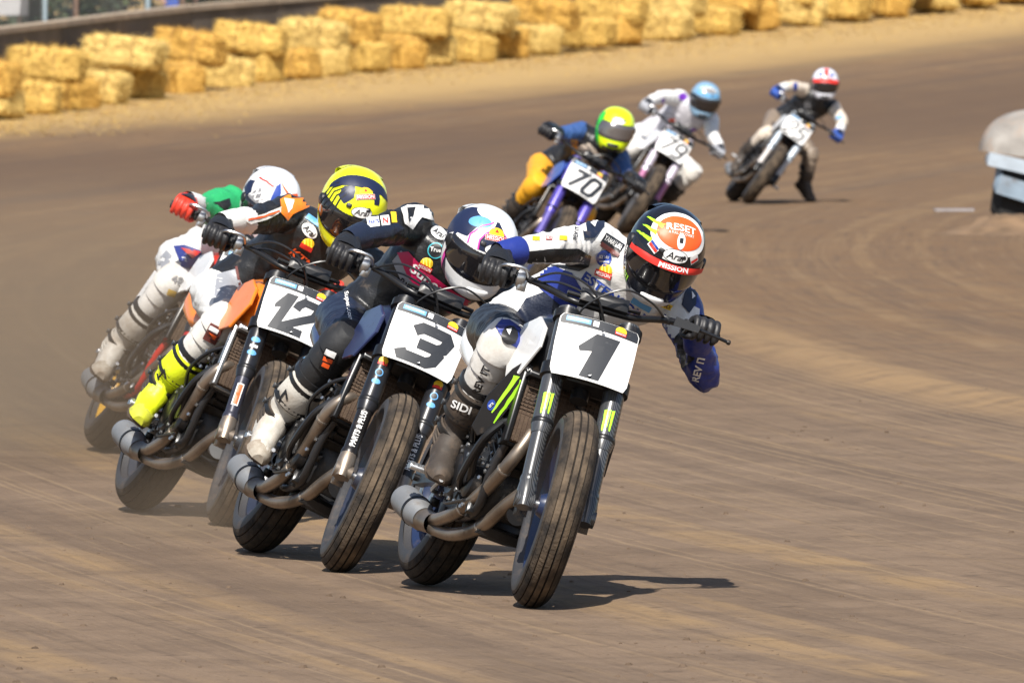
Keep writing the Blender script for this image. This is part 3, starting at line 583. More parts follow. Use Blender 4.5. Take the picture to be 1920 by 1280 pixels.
def motorcycle(o):
    root = empty('motorcycle', bike_matrix(*o['pose'])); tag(root, o['label'], 'motorcycle', 'race motorcycles')
    S = steer_matrix(o['steer']); det = o.get('detail', 1); I = MX.Identity(4)
    rim = paint('rim_' + o['key'], o['rim'], .3, .2); pnt = paint('paint_' + o['key'], o['paint']); pnt2 = paint('trim_' + o['key'], o['paint2'])
    wheel('front_wheel', (1.4, 0, WR_), .063, True, S, root, rim, o); wheel('rear_wheel', (0, 0, WR_), .078, False, I, root, rim, o)
    b = B(); b.X = S; b.tube([(1.4, -.135, WR_), (1.4, .135, WR_)], .014, 12); b.disc((1.4, -.14, WR_), (0, 1, 0), .02, .012, 8); b.build('front_axle', ALU, root)
    UP = CARB if o['carbon'] else BLACK; cut_ = .285
    for s in (-1, 1):
        y = s * .108; b = B(); b.X = S
        b.tube([fk(.03, y), fk(cut_ - .02, y)], [.0275, .029], 18); b.lathe([(0, .029), (.012, .032), (.02, .032), (.03, .030)], fk(.06, y), AXD, 18); fl_ = b.build('fork_leg', UP if o['carbon'] else mat('fork_' + o['key'], o['fork'], .3, .2, dirt=.15), root)
        b = B(); b.X = S; b.tube([fk(cut_ - .03, y), fk(cut_, y), fk(.50, y), fk(.745, y)], [.031, .0375, .0375, .036], 20); up = b.build('upper_tube', UP if o['carbon'] else mat('upper_' + o['key'], o.get('upper', (.015, .016, .02)), .3, .2, dirt=.1), fl_)
        b = B(); b.X = S; b.lathe([(0, .0372), (.004, .0395), (.016, .0395), (.02, .0372)], fk(cut_ + .004, y), AXD, 20); b.build('seal_ring', SATIN, fl_)
        b = B(); b.X = S; b.tube([fk(.075, y), fk(.03, y, .004), fk(-.03, y, .006)], [.030, .034, .024], 14); b.tube([fk(.0, y - .032 * 1, .0), fk(0, y + .032, 0)], .030, 14); b.box(fk(-.005, y + s * .0, -.034), (.03, .045, .07), bev=.2); b.build('axle_lug', UP if o['carbon'] else (STEEL if o.get('lug') else SATIN), fl_)
        tr = bvh(up.data, fl_.data); SR = S.to_3x3()
        def ff(t0, ang=0.):
            d = SR @ (MX.Rotation(ang, 3, AXD) @ FWD); lat = SR @ (MX.Rotation(ang, 3, AXD) @ V((0, 1, 0))); ctr = S @ fk(t0, y); up_ = SR @ AXD
            return lambda x, v: (ctr + lat * x + up_ * v + d * .15, -d)
        for (sh, t0, ink, of) in o.get('forkprint', []): print_on('lettering' if len(sh[0]) > 60 else 'decal', sh, tr, ff(t0, -.15), INK[ink], up, of, .012)
    # triple clamps, head stock and bar
    b = B(); b.X = S; rotS = MX.Rotation(-RK, 3, 'Y')
    for t, hh in ((.50, .045), (.715, .03)):
        b.box(fk(t, 0, -.02), (.09, .17, hh), rotS, .15)
        for s in (-1, 1): b.tube([fk(t - hh / 2, s * .108), fk(t + hh / 2, s * .108)], .048, 18)
    b.tube([fk(.44, 0, -.045), fk(.74, 0, -.045)], .032, 14)
    for s in (-.06, .06): b.box(fk(.5, s, .04), (.02, .015, .03), rotS); b.disc(fk(.49, s, .03), FWD, .014, .012, 10)
    b.build('triple_clamp', SATIN, root)
    g = V((.93, .37, 1.08)); b = B(); b.X = S; c0 = fk(.775, 0, .0)
    path = [(g.x - .012, -.415, 1.076), (g.x, -.37, 1.08), (g.x + .04, -.25, 1.085), (c0.x + .0, -.12, 1.055), (c0.x + .012, -.055, c0.z + .005), (c0.x + .012, .055, c0.z + .005), (c0.x, .12, 1.055), (g.x + .04, .25, 1.085), (g.x, .37, 1.08), (g.x - .012, .415, 1.076)]
    b.tube(path, .0125, 12, 5); b.tube([(c0.x + .015, -.13, 1.075), (c0.x + .015, .13, 1.075)], .008, 8); hb_ = b.build('handlebar', SATIN, root)
    b = B(); b.X = S; b.box((c0.x + .02, 0, 1.078), (.05, .17, .05), MX.Rotation(R(-30), 3, 'Y'), .25); pad = b.build('bar_pad', BLACK, hb_)
    for s in (-1, 1):
        b = B(); b.X = S; b.tube([(g.x + .016, s * .31, 1.083), (g.x, s * .37, 1.08), (g.x - .016, s * .428, 1.075)], [.0165, .0155, .0185], 14); b.lathe([(-.004, .017), (-.004, .026), (.004, .026), (.004, .017)], (g.x + .017, s * .305, 1.083), (-.25, s, 0), 16); b.build('grip', GRIPM, hb_)
    b = B(); b.X = S; b.lathe([(-.022, .014), (-.022, .030), (-.014, .036), (.006, .036), (.012, .028), (.012, .014)], (g.x + .022, -.285, 1.084), (-.25, -1, 0), 18); b.box((g.x + .03, -.275, 1.06), (.04, .03, .04), bev=.2); b.tube([(g.x + .045, -.262, 1.092), (g.x + .075, -.285, 1.115), (g.x + .07, -.345, 1.112), (g.x + .035, -.365, 1.10)], .0065, 8, 4); b.build('throttle_housing', ALU, hb_)
    b = B(); b.X = S; b.box((g.x + .045, .235, 1.083), (.035, .03, .026), bev=.2); b.tube([(g.x + .05, .24, 1.083), (g.x + .085, .29, 1.085), (g.x + .082, .40, 1.075), (g.x + .074, .455, 1.068)], [.008, .0075, .006, .006], 8, 4); b.lathe([(-.008, .001), (-.006, .0075), (0, .0095), (.006, .0075), (.008, .001)], (g.x + .073, .458, 1.068), (0, 1, 0), 10); lev = b.build('clutch_lever', SATIN, hb_)
    b = B(); b.X = S; b.plate([(g.x + .092, .255, 1.07), (g.x + .098, .345, 1.068), (g.x + .096, .35, 1.092), (g.x + .09, .26, 1.102)], (1, .1, .1), .006, .001); lg = b.build('lever_guard', BLACK, hb_)
    for pts in ([(g.x + .04, -.26, 1.08), (1.10, -.17, 1.13), (1.14, -.05, 1.10), (1.10, .03, .98), (1.02, .05, .88)], [(g.x + .05, .23, 1.085), (1.12, .15, 1.12), (1.16, .04, 1.13), (1.13, -.07, 1.03), (1.04, -.08, .88)], [(g.x + .03, -.25, 1.075), (1.06, -.15, 1.1), (1.09, -.02, 1.06), (1.05, .04, .92)]):
        b = B(); b.X = S; b.tube(pts, .0042, 6, 6); b.build('cable', BLACK, root)
    num_plate(S, root, o)
    # frame, swingarm, subframe
    FRM = mat('frame_' + o['key'], o.get('frame', (.018, .019, .022)), .35, .2, dirt=.2)
    b = B()
    for s in (-1, 1):
        b.tube([(1.02, s * .04, .90), (.85, s * .12, .82), (.62, s * .15, .70), (.46, s * .13, .52), (.44, s * .11, .36)], .021, 10, 4); b.tube([(1.03, s * .03, .80), (1.0, s * .09, .66), (.95, s * .13, .45), (.85, s * .11, .27), (.55, s * .10, .24), (.44, s * .11, .34)], .016, 10, 4)
        b.tube([(.62, s * .12, .76), (.3, s * .10, .80), (-.06, s * .07, .86)], .011, 8, 3); b.tube([(.46, s * .12, .5), (.2, s * .1, .70), (.02, s * .07, .82)], .010, 8, 3)
    b.tube([(1.045, 0, .78), (1.0, 0, .93)], .035, 12); b.build('frame', FRM, root)
    b = B()
    for s in (-1, 1): b.loft([[V((x, s * y + dy * .018, z + dz * h_)) for dy, dz in ((-1, -1), (1, -1), (1, 1), (-1, 1))] for x, y, z, h_ in ((.46, .085, .38, .035), (.3, .105, .385, .04), (.1, .118, .36, .03), (-.04, .118, .345, .028))])
    b.tube([(-.005, -.15, WR_), (-.005, .15, WR_)], .013, 10); b.box((.33, 0, .39), (.05, .2, .07), bev=.2); b.build('swingarm', SATIN if not o.get('alusw') else ALU, root)
    b = B(); b.lathe([(-.003, .07), (-.003, .105), (.003, .105), (.003, .07), (-.003, .07)], (0, .105, WR_), (0, 1, 0), 40)
    b.tube([(.0, .105, WR_ + .103), (.25, .107, .43), (.46, .11, .42)], .007, 6); b.tube([(.0, .105, WR_ - .103), (.25, .107, .28), (.46, .11, .34)], .007, 6); b.build('chain', mat('chain', (.10, .09, .08), .6, .6, dirt=.5), root)
    # engine
    b = B(); b.box((.66, 0, .37), (.42, .26, .24), MX.Rotation(R(4), 3, 'Y'), .22); b.box((.72, 0, .235), (.26, .16, .07), bev=.3); eng = b.build('engine', ENG, root)
    b = B(); ry = MX.Rotation(R(24), 3, 'Y'); b.box((.83, 0, .545), (.20, .24, .22), ry, .12)
    for k in range(5): b.box((.80 + k * .012, 0, .49 + k * .028), (.225, .262, .007), ry, 0)
    b.box((.885, 0, .655), (.20, .235, .07), ry, .25); b.build('cylinder_block', ENG, eng)
    for s, cx, r_ in ((-1, .60, .105), (1, .62, .09)):
        b = B(); b.lathe([(0, r_), (.02, r_), (.034, r_ * .9), (.04, r_ * .8), (.036, r_ * .62), (.042, r_ * .55), (.045, .001)], (cx, s * .13, .385), (0, s, 0), 36)
        cv = b.build('engine_cover', SATIN, eng)
        for k in range(9):
            t = k / 9 * 6.283; bb = B(); bb.lathe([(0, .0085), (.009, .0085), (.010, .006), (.010, .001)], (cx + math.cos(t) * r_ * .94, s * .155, .385 + math.sin(t) * r_ * .94), (0, s, 0), 8); bb.build('bolt', ALU, cv)
    b = B(); b.lathe([(0, .06), (.03, .06), (.038, .05), (.04, .001)], (.80, -.13, .36), (0, -1, 0), 26); b.build('water_pump', SATIN, eng)
    b = B(); b.tube([(.98, .0, .30), (.91, .0, .31)], .038, 20); b.build('oil_filter', MUF if o.get('filter') else BLACK, eng)
    for pts, r_ in (([(.82, -.16, .36), (.9, -.19, .45), (.96, -.17, .56), (1.0, -.12, .60)], .014), ([(.74, -.165, .33), (.84, -.20, .37), (.95, -.20, .50), (.98, -.16, .58)], .012), ([(.62, -.15, .50), (.7, -.18, .56), (.8, -.16, .64), (.86, -.1, .70)], .008), ([(.55, -.14, .5), (.6, -.19, .62), (.72, -.16, .72)], .007), ([(.52, -.14, .30), (.66, -.175, .265), (.84, -.16, .29)], .006), ([(.9, .14, .36), (.97, .17, .5), (1.0, .12, .62)], .013)):
        B().tube(pts, r_, 8, 5).build('hose', BLACK, eng)
    rnd = random.Random(5); b = B()
    for k in range(60):
        p = V((rnd.uniform(.45, .95), -rnd.uniform(.125, .165), rnd.uniform(.26, .66))); b.lathe([(0, .007), (.008, .007), (.009, .001)], p, (rnd.uniform(-.2, .6), -1, rnd.uniform(-.3, .3)), 7)
    tag(b.build('fasteners', ALU, eng), None, None, kind='stuff')
    b = B()
    for k in range(26):
        p = V((rnd.uniform(.42, .98), -rnd.uniform(.10, .15), rnd.uniform(.26, .70))); b.box(p, (rnd.uniform(.02, .06), rnd.uniform(.02, .04), rnd.uniform(.02, .05)), MX.Rotation(rnd.random() * 3, 3, 'Y'), .2)
    tag(b.build('engine_fittings', SATIN, eng), None, None, kind='stuff')
    # radiator and its wing
    rr_ = MX.Rotation(R(-12), 3, 'Y'); b = B(); b.box((1.005, 0, .64), (.035, .28, .23), rr_, .05); rad = b.build('radiator', RADM, root)
    b = B()
    for y in [i * .0155 - .14 + .0155 for i in range(18)]: b.box((1.024, y, .638), (.004, .0022, .225), rr_, 0)
    for k in range(14): b.box((1.026 + .0, 0, .535 + k * .0155), (.003, .275, .0022), None, 0)
    tag(b.build('radiator_guard', mat('guard_mesh', (.10, .065, .045), .6, .4, dirt=.5), rad), None, None, kind='stuff')
    b = B()
    for s in (-1, 1): b.box((1.01, s * .147, .64), (.05, .018, .255), rr_, .2)
    for z, x in ((.517, .983), (.763, 1.036)): b.box((x, 0, z), (.05, .30, .02), rr_, .2)
    b.build('radiator_tank', ALU if o.get('alurad') else SATIN, rad)
    if o.get('wing', True):
        out = [(-.150, .800), (-.120, .790), (-.112, .735), (-.165, .540), (-.205, .505), (-.236, .528), (-.226, .645), (-.18, .76)]
        b = B(); b.plate([(.985 - (.80 - z) * .18 + (abs(y) < .13) * .02, y - .012, z) for y, z in out], (.93, -.35, 0), .012, .003); wg = b.build('radiator_wing', pnt if not o['carbon'] else BLACK, root); tr = bvh(wg.data)
        fw = lambda x, v: (V((1.3, -.178 + x - .10, .655 + v)), V((-.93, .26, 0)).normalized())
        if o['key'] == '1':
            for sh in flame(3, .075, .19): print_on('emblem', rot2(sh, -16, -.005, .0), tr, fw, INK['lime'], wg, .0015)
            print_on('emblem', rot2(ell(.014, .019), 0, -.032, -.035), tr, fw, INK['blue'], wg, .0015); print_on('lettering', rot2(textw('GYTR', .02, .009, bold=.02), 60, -.032, -.035), tr, fw, INK['white'], wg, .0022); print_on('emblem', rot2(rect(.03, .012), -18, .05, .105), tr, fw, INK['brown'], wg, .0015); print_on('lettering', rot2(textw('ARE', .03, .012, bold=.02), -18, .053, .12), tr, fw, INK['white'], wg, .0015)
        b = B(); b.plate([(.985 - (.80 - z) * .18, -(y - .012), z) for y, z in out], (.93, .35, 0), .012, .003); b.build('radiator_wing', BLACK, root)
    # tank, seat, tail
    def ringz(x, hw, z0, z1, sh=.6, n=16): return [V((x, hw * (abs(math.cos(t)) ** sh) * (1 if math.cos(t) > 0 else -1), (z0 + z1) / 2 + (z1 - z0) / 2 * (abs(math.sin(t)) ** .75) * (1 if math.sin(t) > 0 else -1))) for t in [2 * math.pi * j / n for j in range(n)]]
    b = B(); b.loft([ringz(x, hw, a_, c_) for x, hw, a_, c_ in ((1.04, .09, .84, .90), (1.0, .125, .77, .945), (.9, .145, .75, .99), (.78, .145, .76, 1.0), (.66, .12, .78, .965), (.55, .09, .79, .91), (.5, .07, .80, .88))]); tk = b.build('fuel_tank', pnt, root, angle=50)
    b = B(); b.lathe([(0, .032), (.012, .032), (.016, .026), (.016, .001)], (.82, 0, .995), (0, 0, 1), 18); b.build('fuel_cap', ALU, tk)
    for s in (-1, 1):
        b = B(); b.plate([(1.03, s * .135, .93), (1.06, s * .14, .86), (1.0, s * .165, .75), (.86, s * .165, .73), (.74, s * .15, .80), (.80, s * .15, .93), (.93, s * .14, .965)], (0, s, 0), .014, .004); sh_ = b.build('tank_shroud', pnt2, root)
        if o.get('shroudtext'): print_on('lettering', rot2(textw(o['shroudtext'], .09, .03, bold=.02), 0), bvh(sh_.data), (lambda x, v, s=s: (V((.92 + x * s, s * .5, .85 + v)), V((0, -s, 0)))), INK['white'], sh_, .002)
    b = B(); b.loft([ringz(x, hw, a_, c_, .7) for x, hw, a_, c_ in ((.56, .07, .80, .87), (.45, .10, .79, .865), (.25, .125, .80, .87), (.08, .125, .82, .90), (.02, .11, .85, .93))]); b.build('seat', mat('seat_vinyl', (.02, .02, .022), .6, bump=.3), root, angle=50)
    b = B(); b.loft([ringz(x, hw, a_, c_, .5) for x, hw, a_, c_ in ((.32, .11, .74, .80), (.12, .14, .74, .83), (-.05, .145, .78, .91), (-.16, .12, .83, .95), (-.22, .08, .88, .95))]); b.build('tail_section', pnt2 if not o.get('tailwhite') else paint('tail_white', (.75, .75, .74)), root, angle=50)
    b = B(); sp_ = .150
    b.plate([(.12, -sp_ + .01, .80), (.1, -sp_ - .02, .54), (-.16, -sp_ - .01, .60), (-.18, -sp_ + .01, .84)], (0, -1, 0), .004, .001); 
    if o.get('sideplate'): b.build('side_number_plate', WHITE, root)
    # exhaust on the rider's right
    p1 = [(.97, -.05, .62), (1.03, -.07, .56), (1.03, -.10, .46), (.92, -.115, .36), (.76, -.135, .265), (.60, -.15, .215), (.50, -.155, .205)]
    p2 = [(.99, .05, .60), (1.05, .04, .52), (1.05, .0, .42), (.95, -.045, .315), (.81, -.065, .225), (.65, -.105, .175), (.50, -.145, .175)]
    mf = o.get('muf', 'low')
    if mf == 'up1':   # first pipe stands further out
        p1 = [(.97, -.06, .64), (1.02, -.13, .60), (1.0, -.165, .53), (.9, -.155, .42), (.76, -.145, .30), (.62, -.16, .22), (.50, -.165, .20)]
    for pp in (p1, p2):
        b = B(); b.tube(pp, .0235, 14, 6, caps=False); hd = b.build('exhaust_header', STEEL, root); q = cr(pp, 6)
        for k in (14, 24): d = (q[k + 1] - q[k - 1]).normalized(); bb = B(); bb.lathe([(-.004, .0235), (-.004, .026), (.004, .026), (.004, .0235)], q[k], d, 14); bb.build('weld_ring', mat('weld', (.36, .33, .30), .35, .8), hd)
    b = B(); b.tube([(.52, -.152, .19), (.44, -.16, .195), (.40, -.17, .20)], [.038, .040, .046], 18, 3, caps=False); b.build('collector', STEEL, root)
    ma = V((.42, -.167, .198)); me_ = V((.245, -.222, .252)); d = (me_ - ma).normalized(); Lm = (me_ - ma).length
    b = B(); b.lathe([(0, .042), (Lm * .22, .052), (Lm * .3, .0545), (Lm * .82, .0545), (Lm * .94, .050), (Lm, .040), (Lm + .004, .030), (Lm - .01, .026), (Lm - .05, .024), (Lm - .05, .001)], ma, d, 32); mu = b.build('muffler', MUF, root)
    b = B(); b.lathe([(-.006, .0540), (-.006, .0570), (.006, .0570), (.006, .0540)], ma + d * Lm * .36, d, 28); b.box(ma + d * Lm * .36 + V((0, .05, .05)), (.02, .03, .03)); b.build('muffler_clamp', SATIN, mu)
    if o.get('muf2'):
        b = B(); b.lathe([(0, .03), (Lm * .2, .045), (Lm * .9, .045), (Lm, .035), (Lm - .01, .001)], ma + V((-.05, .05, .13)), d, 24); b.build('upper_muffler', MUF, root)
    # foot pegs, brake pedal
    for s in (-1, 1):
        b = B(); b.tube([(.45, s * .13, .36), (.45, s * .18, .355)], .016, 8); b.box((.45, s * .235, .352), (.045, .11, .018), bev=.15)
        for k in range(6):
            for e in (-1, 1): b.box((.45 + e * .018, s * (.19 + k * .018), .364), (.008, .008, .012), bev=0)
        b.build('foot_peg', ALU, root)
    B().tube([(.42, -.16, .30), (.52, -.20, .30), (.66, -.215, .335)], .008, 8, 4).build('brake_pedal', ALU, root)
    return root, pad, lg
# ------------------------------------------------------------------ riders
HZ = [.1375, .134, .125, .11, .085, .05, .02, 0, -.03, -.06, -.09, -.112, -.128]
HF = [.012, .036, .062, .086, .110, .130, .137, .140, .145, .151, .157, .153, .140]
HB = [.012, .042, .072, .098, .122, .139, .143, .142, .137, .126, .110, .094, .082]
HW = [.012, .036, .061, .084, .104, .119, .124, .125, .124, .120, .112, .102, .092]
def hval(tab, z):
    for i in range(len(HZ) - 1):
        if HZ[i] >= z >= HZ[i + 1]: t = (HZ[i] - z) / (HZ[i] - HZ[i + 1]); return tab[i] + (tab[i + 1] - tab[i]) * t
    return tab[-1] if z < 0 else tab[0]
def hsurf(az, z, off=0.):
    c, s = math.cos(az), math.sin(az); e = 2 / 2.15
    x = (hval(HF, z) if c > 0 else hval(HB, z)) + off; w = hval(HW, z) + off
    return V((math.copysign(abs(c) ** e, c) * x, math.copysign(abs(s) ** e, s) * w, z))
def helmet(parent, Hm, h):
    """full-face helmet: shell with chin bar, gasket, visor, pivots, vents, prints"""
    shellm = paint('helmet_' + h['key'], h['col'], .22, .0); n = 56
    b = B(); b.X = Hm; zz = []
    for i in range(len(HZ) - 1): zz += [HZ[i] + (HZ[i + 1] - HZ[i]) * k / 3 for k in range(3)]
    zz.append(HZ[-1]); rings = [[hsurf(2 * math.pi * j / n, z) for j in range(n)] for z in zz]
    rings.append([p * .93 + V((0, 0, -.006)) for p in rings[-1]]); rings.append([V((p.x * .8, p.y * .8, -.10)) for p in rings[-2]]); b.loft(rings)
    sh = b.build('helmet', shellm, parent, angle=70)
    def patch(name, a1, z0, z1, off, m, par, na=30, nz=9, taper=.25, a0=None):
        b = B(); b.X = Hm; a0 = -a1 if a0 is None else a0; top = []; rim = []
        for i in range(na + 1):
            az = a0 + (a1 - a0) * i / na; q = (abs(i / na - .5) * 2) ** 5 * taper
            for j in range(nz + 1):
                z = (z0 + z1) / 2 + (z0 - z1) / 2 * (1 - q) * (1 - 2 * j / nz); edge = i in (0, na) or j in (0, nz); top.append(hsurf(R(az), z, off if not edge else -.001))
        b.add(top, [(i * (nz + 1) + j, (i + 1) * (nz + 1) + j, (i + 1) * (nz + 1) + j + 1, i * (nz + 1) + j + 1) for i in range(na) for j in range(nz)]); return b.build(name, m, par, angle=50)
    patch('eyeport_gasket', 86, .062, -.058, .0022, INK['black'], sh)
    vis = patch('visor', 82, .056, -.05, .006, h['visor'], sh)
    for s in (-1, 1):
        b = B(); b.X = Hm; c = hsurf(s * R(82), .012, .003); b.lathe([(-.004, .001), (-.004, .024), (.004, .022), (.007, .016), (.007, .001)], c, (math.cos(R(82)), s, 0), 18); b.build('visor_pivot', INK['black'], sh)
    patch('chin_vent', 20, -.072, -.098, .006, h.get('chin', INK['black']), sh, 10, 5, .5)
    for s in (-1, 1): patch('brow_vent', s * 26, .092, .078, .005, INK['black'], sh, 6, 4, .5, s * 13)
    b = B(); b.X = Hm; rg = []
    for i in range(9):
        a = R(135 + 90 * i / 8); rg.append([hsurf(a, z, o_) for z, o_ in ((.035, .002), (.06, .014), (.075, .012), (.085, .002))])
    b.loft(rg, False, False); b.build('rear_spoiler', shellm, sh)
    tr = bvh(sh.data, vis.data)
    def tang(a0, e0):        # a small chart round one point of the shell
        d0 = V((math.cos(R(e0)) * math.cos(R(a0)), math.cos(R(e0)) * math.sin(R(a0)), math.sin(R(e0)))); ea = V((-math.sin(R(a0)), math.cos(R(a0)), 0)); eu = d0.cross(ea)
        def g(x, y):
            q = math.hypot(x, y); d = d0 if q < 1e-6 else d0 * math.cos(R(q)) + (ea * x + eu * y) / q * math.sin(R(q)); return Hm @ (d * .4), -(Hm.to_3x3() @ d).normalized()
        return g
    def fn(x, y):
        d = V((math.cos(R(y)) * math.cos(R(x)), math.cos(R(y)) * math.sin(R(x)), math.sin(R(y)))); return Hm @ (d * .4), -(Hm.to_3x3() @ d).normalized()
    for nm, shp, az, el, rot, ink, off in h['prints']:
        print_on(nm, rot2(shp, rot), tr, fn if az == 0 and el == 0 else tang(az, el), INK[ink] if isinstance(ink, str) else ink, sh, off, 5)
    return sh
def glove_mesh():
    b = B(); yy = (-.036, -.012, .012, .035); ln = (.90, 1.05, 1.1, 1.0)
    b.loft([[V((x, y * w, zc + z * h)) for y, z in ((-1, -.6), (-.7, -1), (.7, -1), (1, -.6), (1, .6), (.7, 1), (-.7, 1), (-1, .6))] for x, w, zc, h in ((-.115, .032, .025, .028), (-.08, .036, .030, .026), (-.045, .044, .036, .020), (-.01, .048, .036, .018), (.012, .046, .034, .014))])
    for y, L in zip(yy, ln): b.tube([(-.01, y * .95, .036), (.010, y, .037), (.034 * L, y * 1.02, .030), (.043 * L, y * 1.02, .004), (.030, y, -.026), (.008, y, -.031)], [.013, .0135, .0125, .0115, .0105, .009], 10, 3, round_=True)
    b.tube([(-.07, .034, .018), (-.045, .052, -.002), (-.012, .056, -.022), (.018, .046, -.030)], [.018, .016, .0135, .011], 10, 3, round_=True)
    return remesh(b, .0034, 2)
GLOVE = glove_mesh()
def frame_from(x, y, o):
    y = y.normalized(); x = (x - y * x.dot(y)).normalized(); z = x.cross(y); m = MX((x, y, z)).transposed().to_4x4(); m.translation = o; return m
def body_mesh(J, segs):
    b = B()
    for nm, pts, rad in segs: b.tube(pts, rad, 14, 3 if len(pts) > 2 else 0, round_=True)
    pel, SRj, SLj, hd = J['pel'], J['SR'], J['SL'], J['head']; N = (SRj + SLj) / 2 + (hd - (SRj + SLj) / 2).normalized() * .03
    hl = (J['HL'] - J['HR']).normalized(); sl = (SLj - SRj).normalized(); bk = V((-1, 0, .6)).normalized(); rg = []
    for t, hw, dp, bo in ((-.16, .12, .09, 0), (-.06, .16, .125, 0), (.15, .155, .12, .02), (.4, .150, .115, .035), (.65, .172, .13, .035), (.85, .178, .125, .02), (.97, .15, .10, .0), (1.06, .09, .075, -.01)):
        c = pel.lerp(N, t) + bk * bo; l = hl.lerp(sl, max(0, min(1, t))).normalized(); ax = (N - pel).normalized(); l = (l - ax * l.dot(ax)).normalized(); dd = ax.cross(l)
        rg.append([c + l * hw * math.copysign(abs(math.cos(a)) ** .85, math.cos(a)) + dd * dp * math.copysign(abs(math.sin(a)) ** .85, math.sin(a)) for a in [2 * math.pi * j / 20 for j in range(20)]])
    b.loft(rg); return remesh(b, .0105, 4)
def person(o, J, mtx):
    root = empty('person', mtx); tag(root, o['label'], 'rider', 'riders in the race'); Rl = mtx.to_3x3().inverted(); J = {k: V(v) for k, v in J.items()}
    S = steer_matrix(o['steer'])
    # hands on the grips
    hands = {}
    for s, n in ((-1, 'R'), (1, 'L')):
        g = S @ V((.925, s * .372, 1.08)); ga = (S.to_3x3() @ V((.14, 1, 0) if s < 0 else (-.14, 1, 0))).normalized(); fw = (g - J['E' + n]).normalized()
        fw = (fw + V((.35, 0, -.1))).normalized(); m = frame_from(fw, ga, g); hands[n] = m; J['W' + n] = m @ V((-.10, 0, .026))
    hd = J['head']; nb = (J['SR'] + J['SL']) / 2
    def bulge(a, b_, t, k, d): return a.lerp(b_, t) + d * k
    segs = [('neck', [nb + (hd - nb) * .15, hd + (nb - hd) * .18], [.075, .068]), ('head', [hd + (nb - hd).normalized() * .03, hd + (hd - nb).normalized() * .03], [.085, .085])]
    for n in 'RL':
        s, e, w = J['S' + n], J['E' + n], J['W' + n]; segs += [('uarm' + n, [s, s.lerp(e, .5), e], [.076 * o.get('arm' + n, 1), .061 * o.get('arm' + n, 1), .052]), ('farm' + n, [e, e.lerp(w, .35), w], [.053, .050, .035])]
        h, k, a = J['H' + n], J['K' + n], J['A' + n]; segs += [('thigh' + n, [h, h.lerp(k, .5), k], [.105, .092, .07]), ('shin' + n, [k, k.lerp(a, .35), a], [.068, .066, .046])]
    me = body_mesh(J, segs)
    nrm = [v.normal.copy() for v in me.vertices]
    for v in me.vertices:           # leather folds, strongest near the joints
        p = v.co; k = 0
        for j in ('ER', 'EL', 'KR', 'KL', 'HR', 'HL', 'SR', 'SL', 'pel'): k = max(k, math.exp(-((p - J[j]).length / .15) ** 2))
        rib = 0
        for n in 'RL':
            for a_, b_, lo, hi in ((J['H' + n], J['K' + n], .52, .92), (J['S' + n], J['E' + n], .50, .90)):
                ab = b_ - a_; L2 = ab.length; t = (p - a_).dot(ab) / L2 ** 2; dd = (p - a_ - ab * t).length
                if lo < t < hi and dd < .115: rib = max(rib, .0055 * abs(math.sin(math.pi * t * L2 / .030)) * min(1, (t - lo) / .08, (hi - t) / .08))
        w = abs(noise.noise(V((p.x * 9 + 3 * noise.noise(p * 5), p.y * 16, p.z * 20)) + V((o['seed'], 0, 0)))); v.co = p + nrm[v.index] * ((.017 * (.5 - w) + .006 * (.4 - abs(noise.noise(p * 34)))) * (.3 + .7 * k) + rib)
    names = [s[0] for s in segs] + ['torso']; cm = o['colors']; mats = []; idx = {}
    tor = (J['pel'], nb)
    def seg_d(p, a, b_):
        ab = b_ - a; t = max(0, min(1, (p - a).dot(ab) / ab.length_squared)); return (p - (a + ab * t)).length
    for nme in names:
        m = cm.get(nme, cm.get(nme[:-1], cm['torso']))
        if m not in mats: mats.append(m)
        idx[nme] = mats.index(m)
    for m in mats: me.materials.append(m)
    for p in me.polygons:
        c = p.center; best = ('torso', seg_d(c, *tor) / .15)
        for nm, pts, rad in segs:
            if nm in ('neck', 'head'): continue
            q = seg_d(c, pts[0], pts[-1]) / (sum(rad) / len(rad))
            if q < best[1]: best = (nm, q)
        p.material_index = idx[best[0]]
    me.shade_smooth(); body = link('body', me, root); trees = {'body': bvh(me)}
    # gloves
    for n in 'RL':
        gm = GLOVE.copy(); m = hands[n] @ (MX.Scale(-1, 4, V((0, 1, 0))) if n == 'L' else MX.Identity(4)) @ MX.Scale(1.03, 4); gm.transform(m)
        if n == 'L': gm.flip_normals()
        gm.materials.clear(); gm.materials.append(o['glove']); gm.shade_smooth(); go = link('glove', gm, root)
        b = B(); w = J['W' + n]; e = J['E' + n]; d = (e - w).normalized(); b.tube([w - d * .02, w + d * .02, w + d * .075, w + d * .085], [.040, .046, .052, .049], 20, caps=False); cf = b.build('glove_cuff', o['cuff'], go)
        b = B(); b.loft([[m @ V((x, y * hw, z)) for y, z in ((-1, zc), (-.6, zc + .007), (0, zc + .009), (.6, zc + .007), (1, zc))] for x, hw, zc in ((-.06, .022, .055), (-.02, .036, .054), (.004, .036, .050))], False, False)
        b.build('knuckle_plate', o.get('knuckle', S_BLACK), go); trees['cuff' + n] = bvh(cf.data)
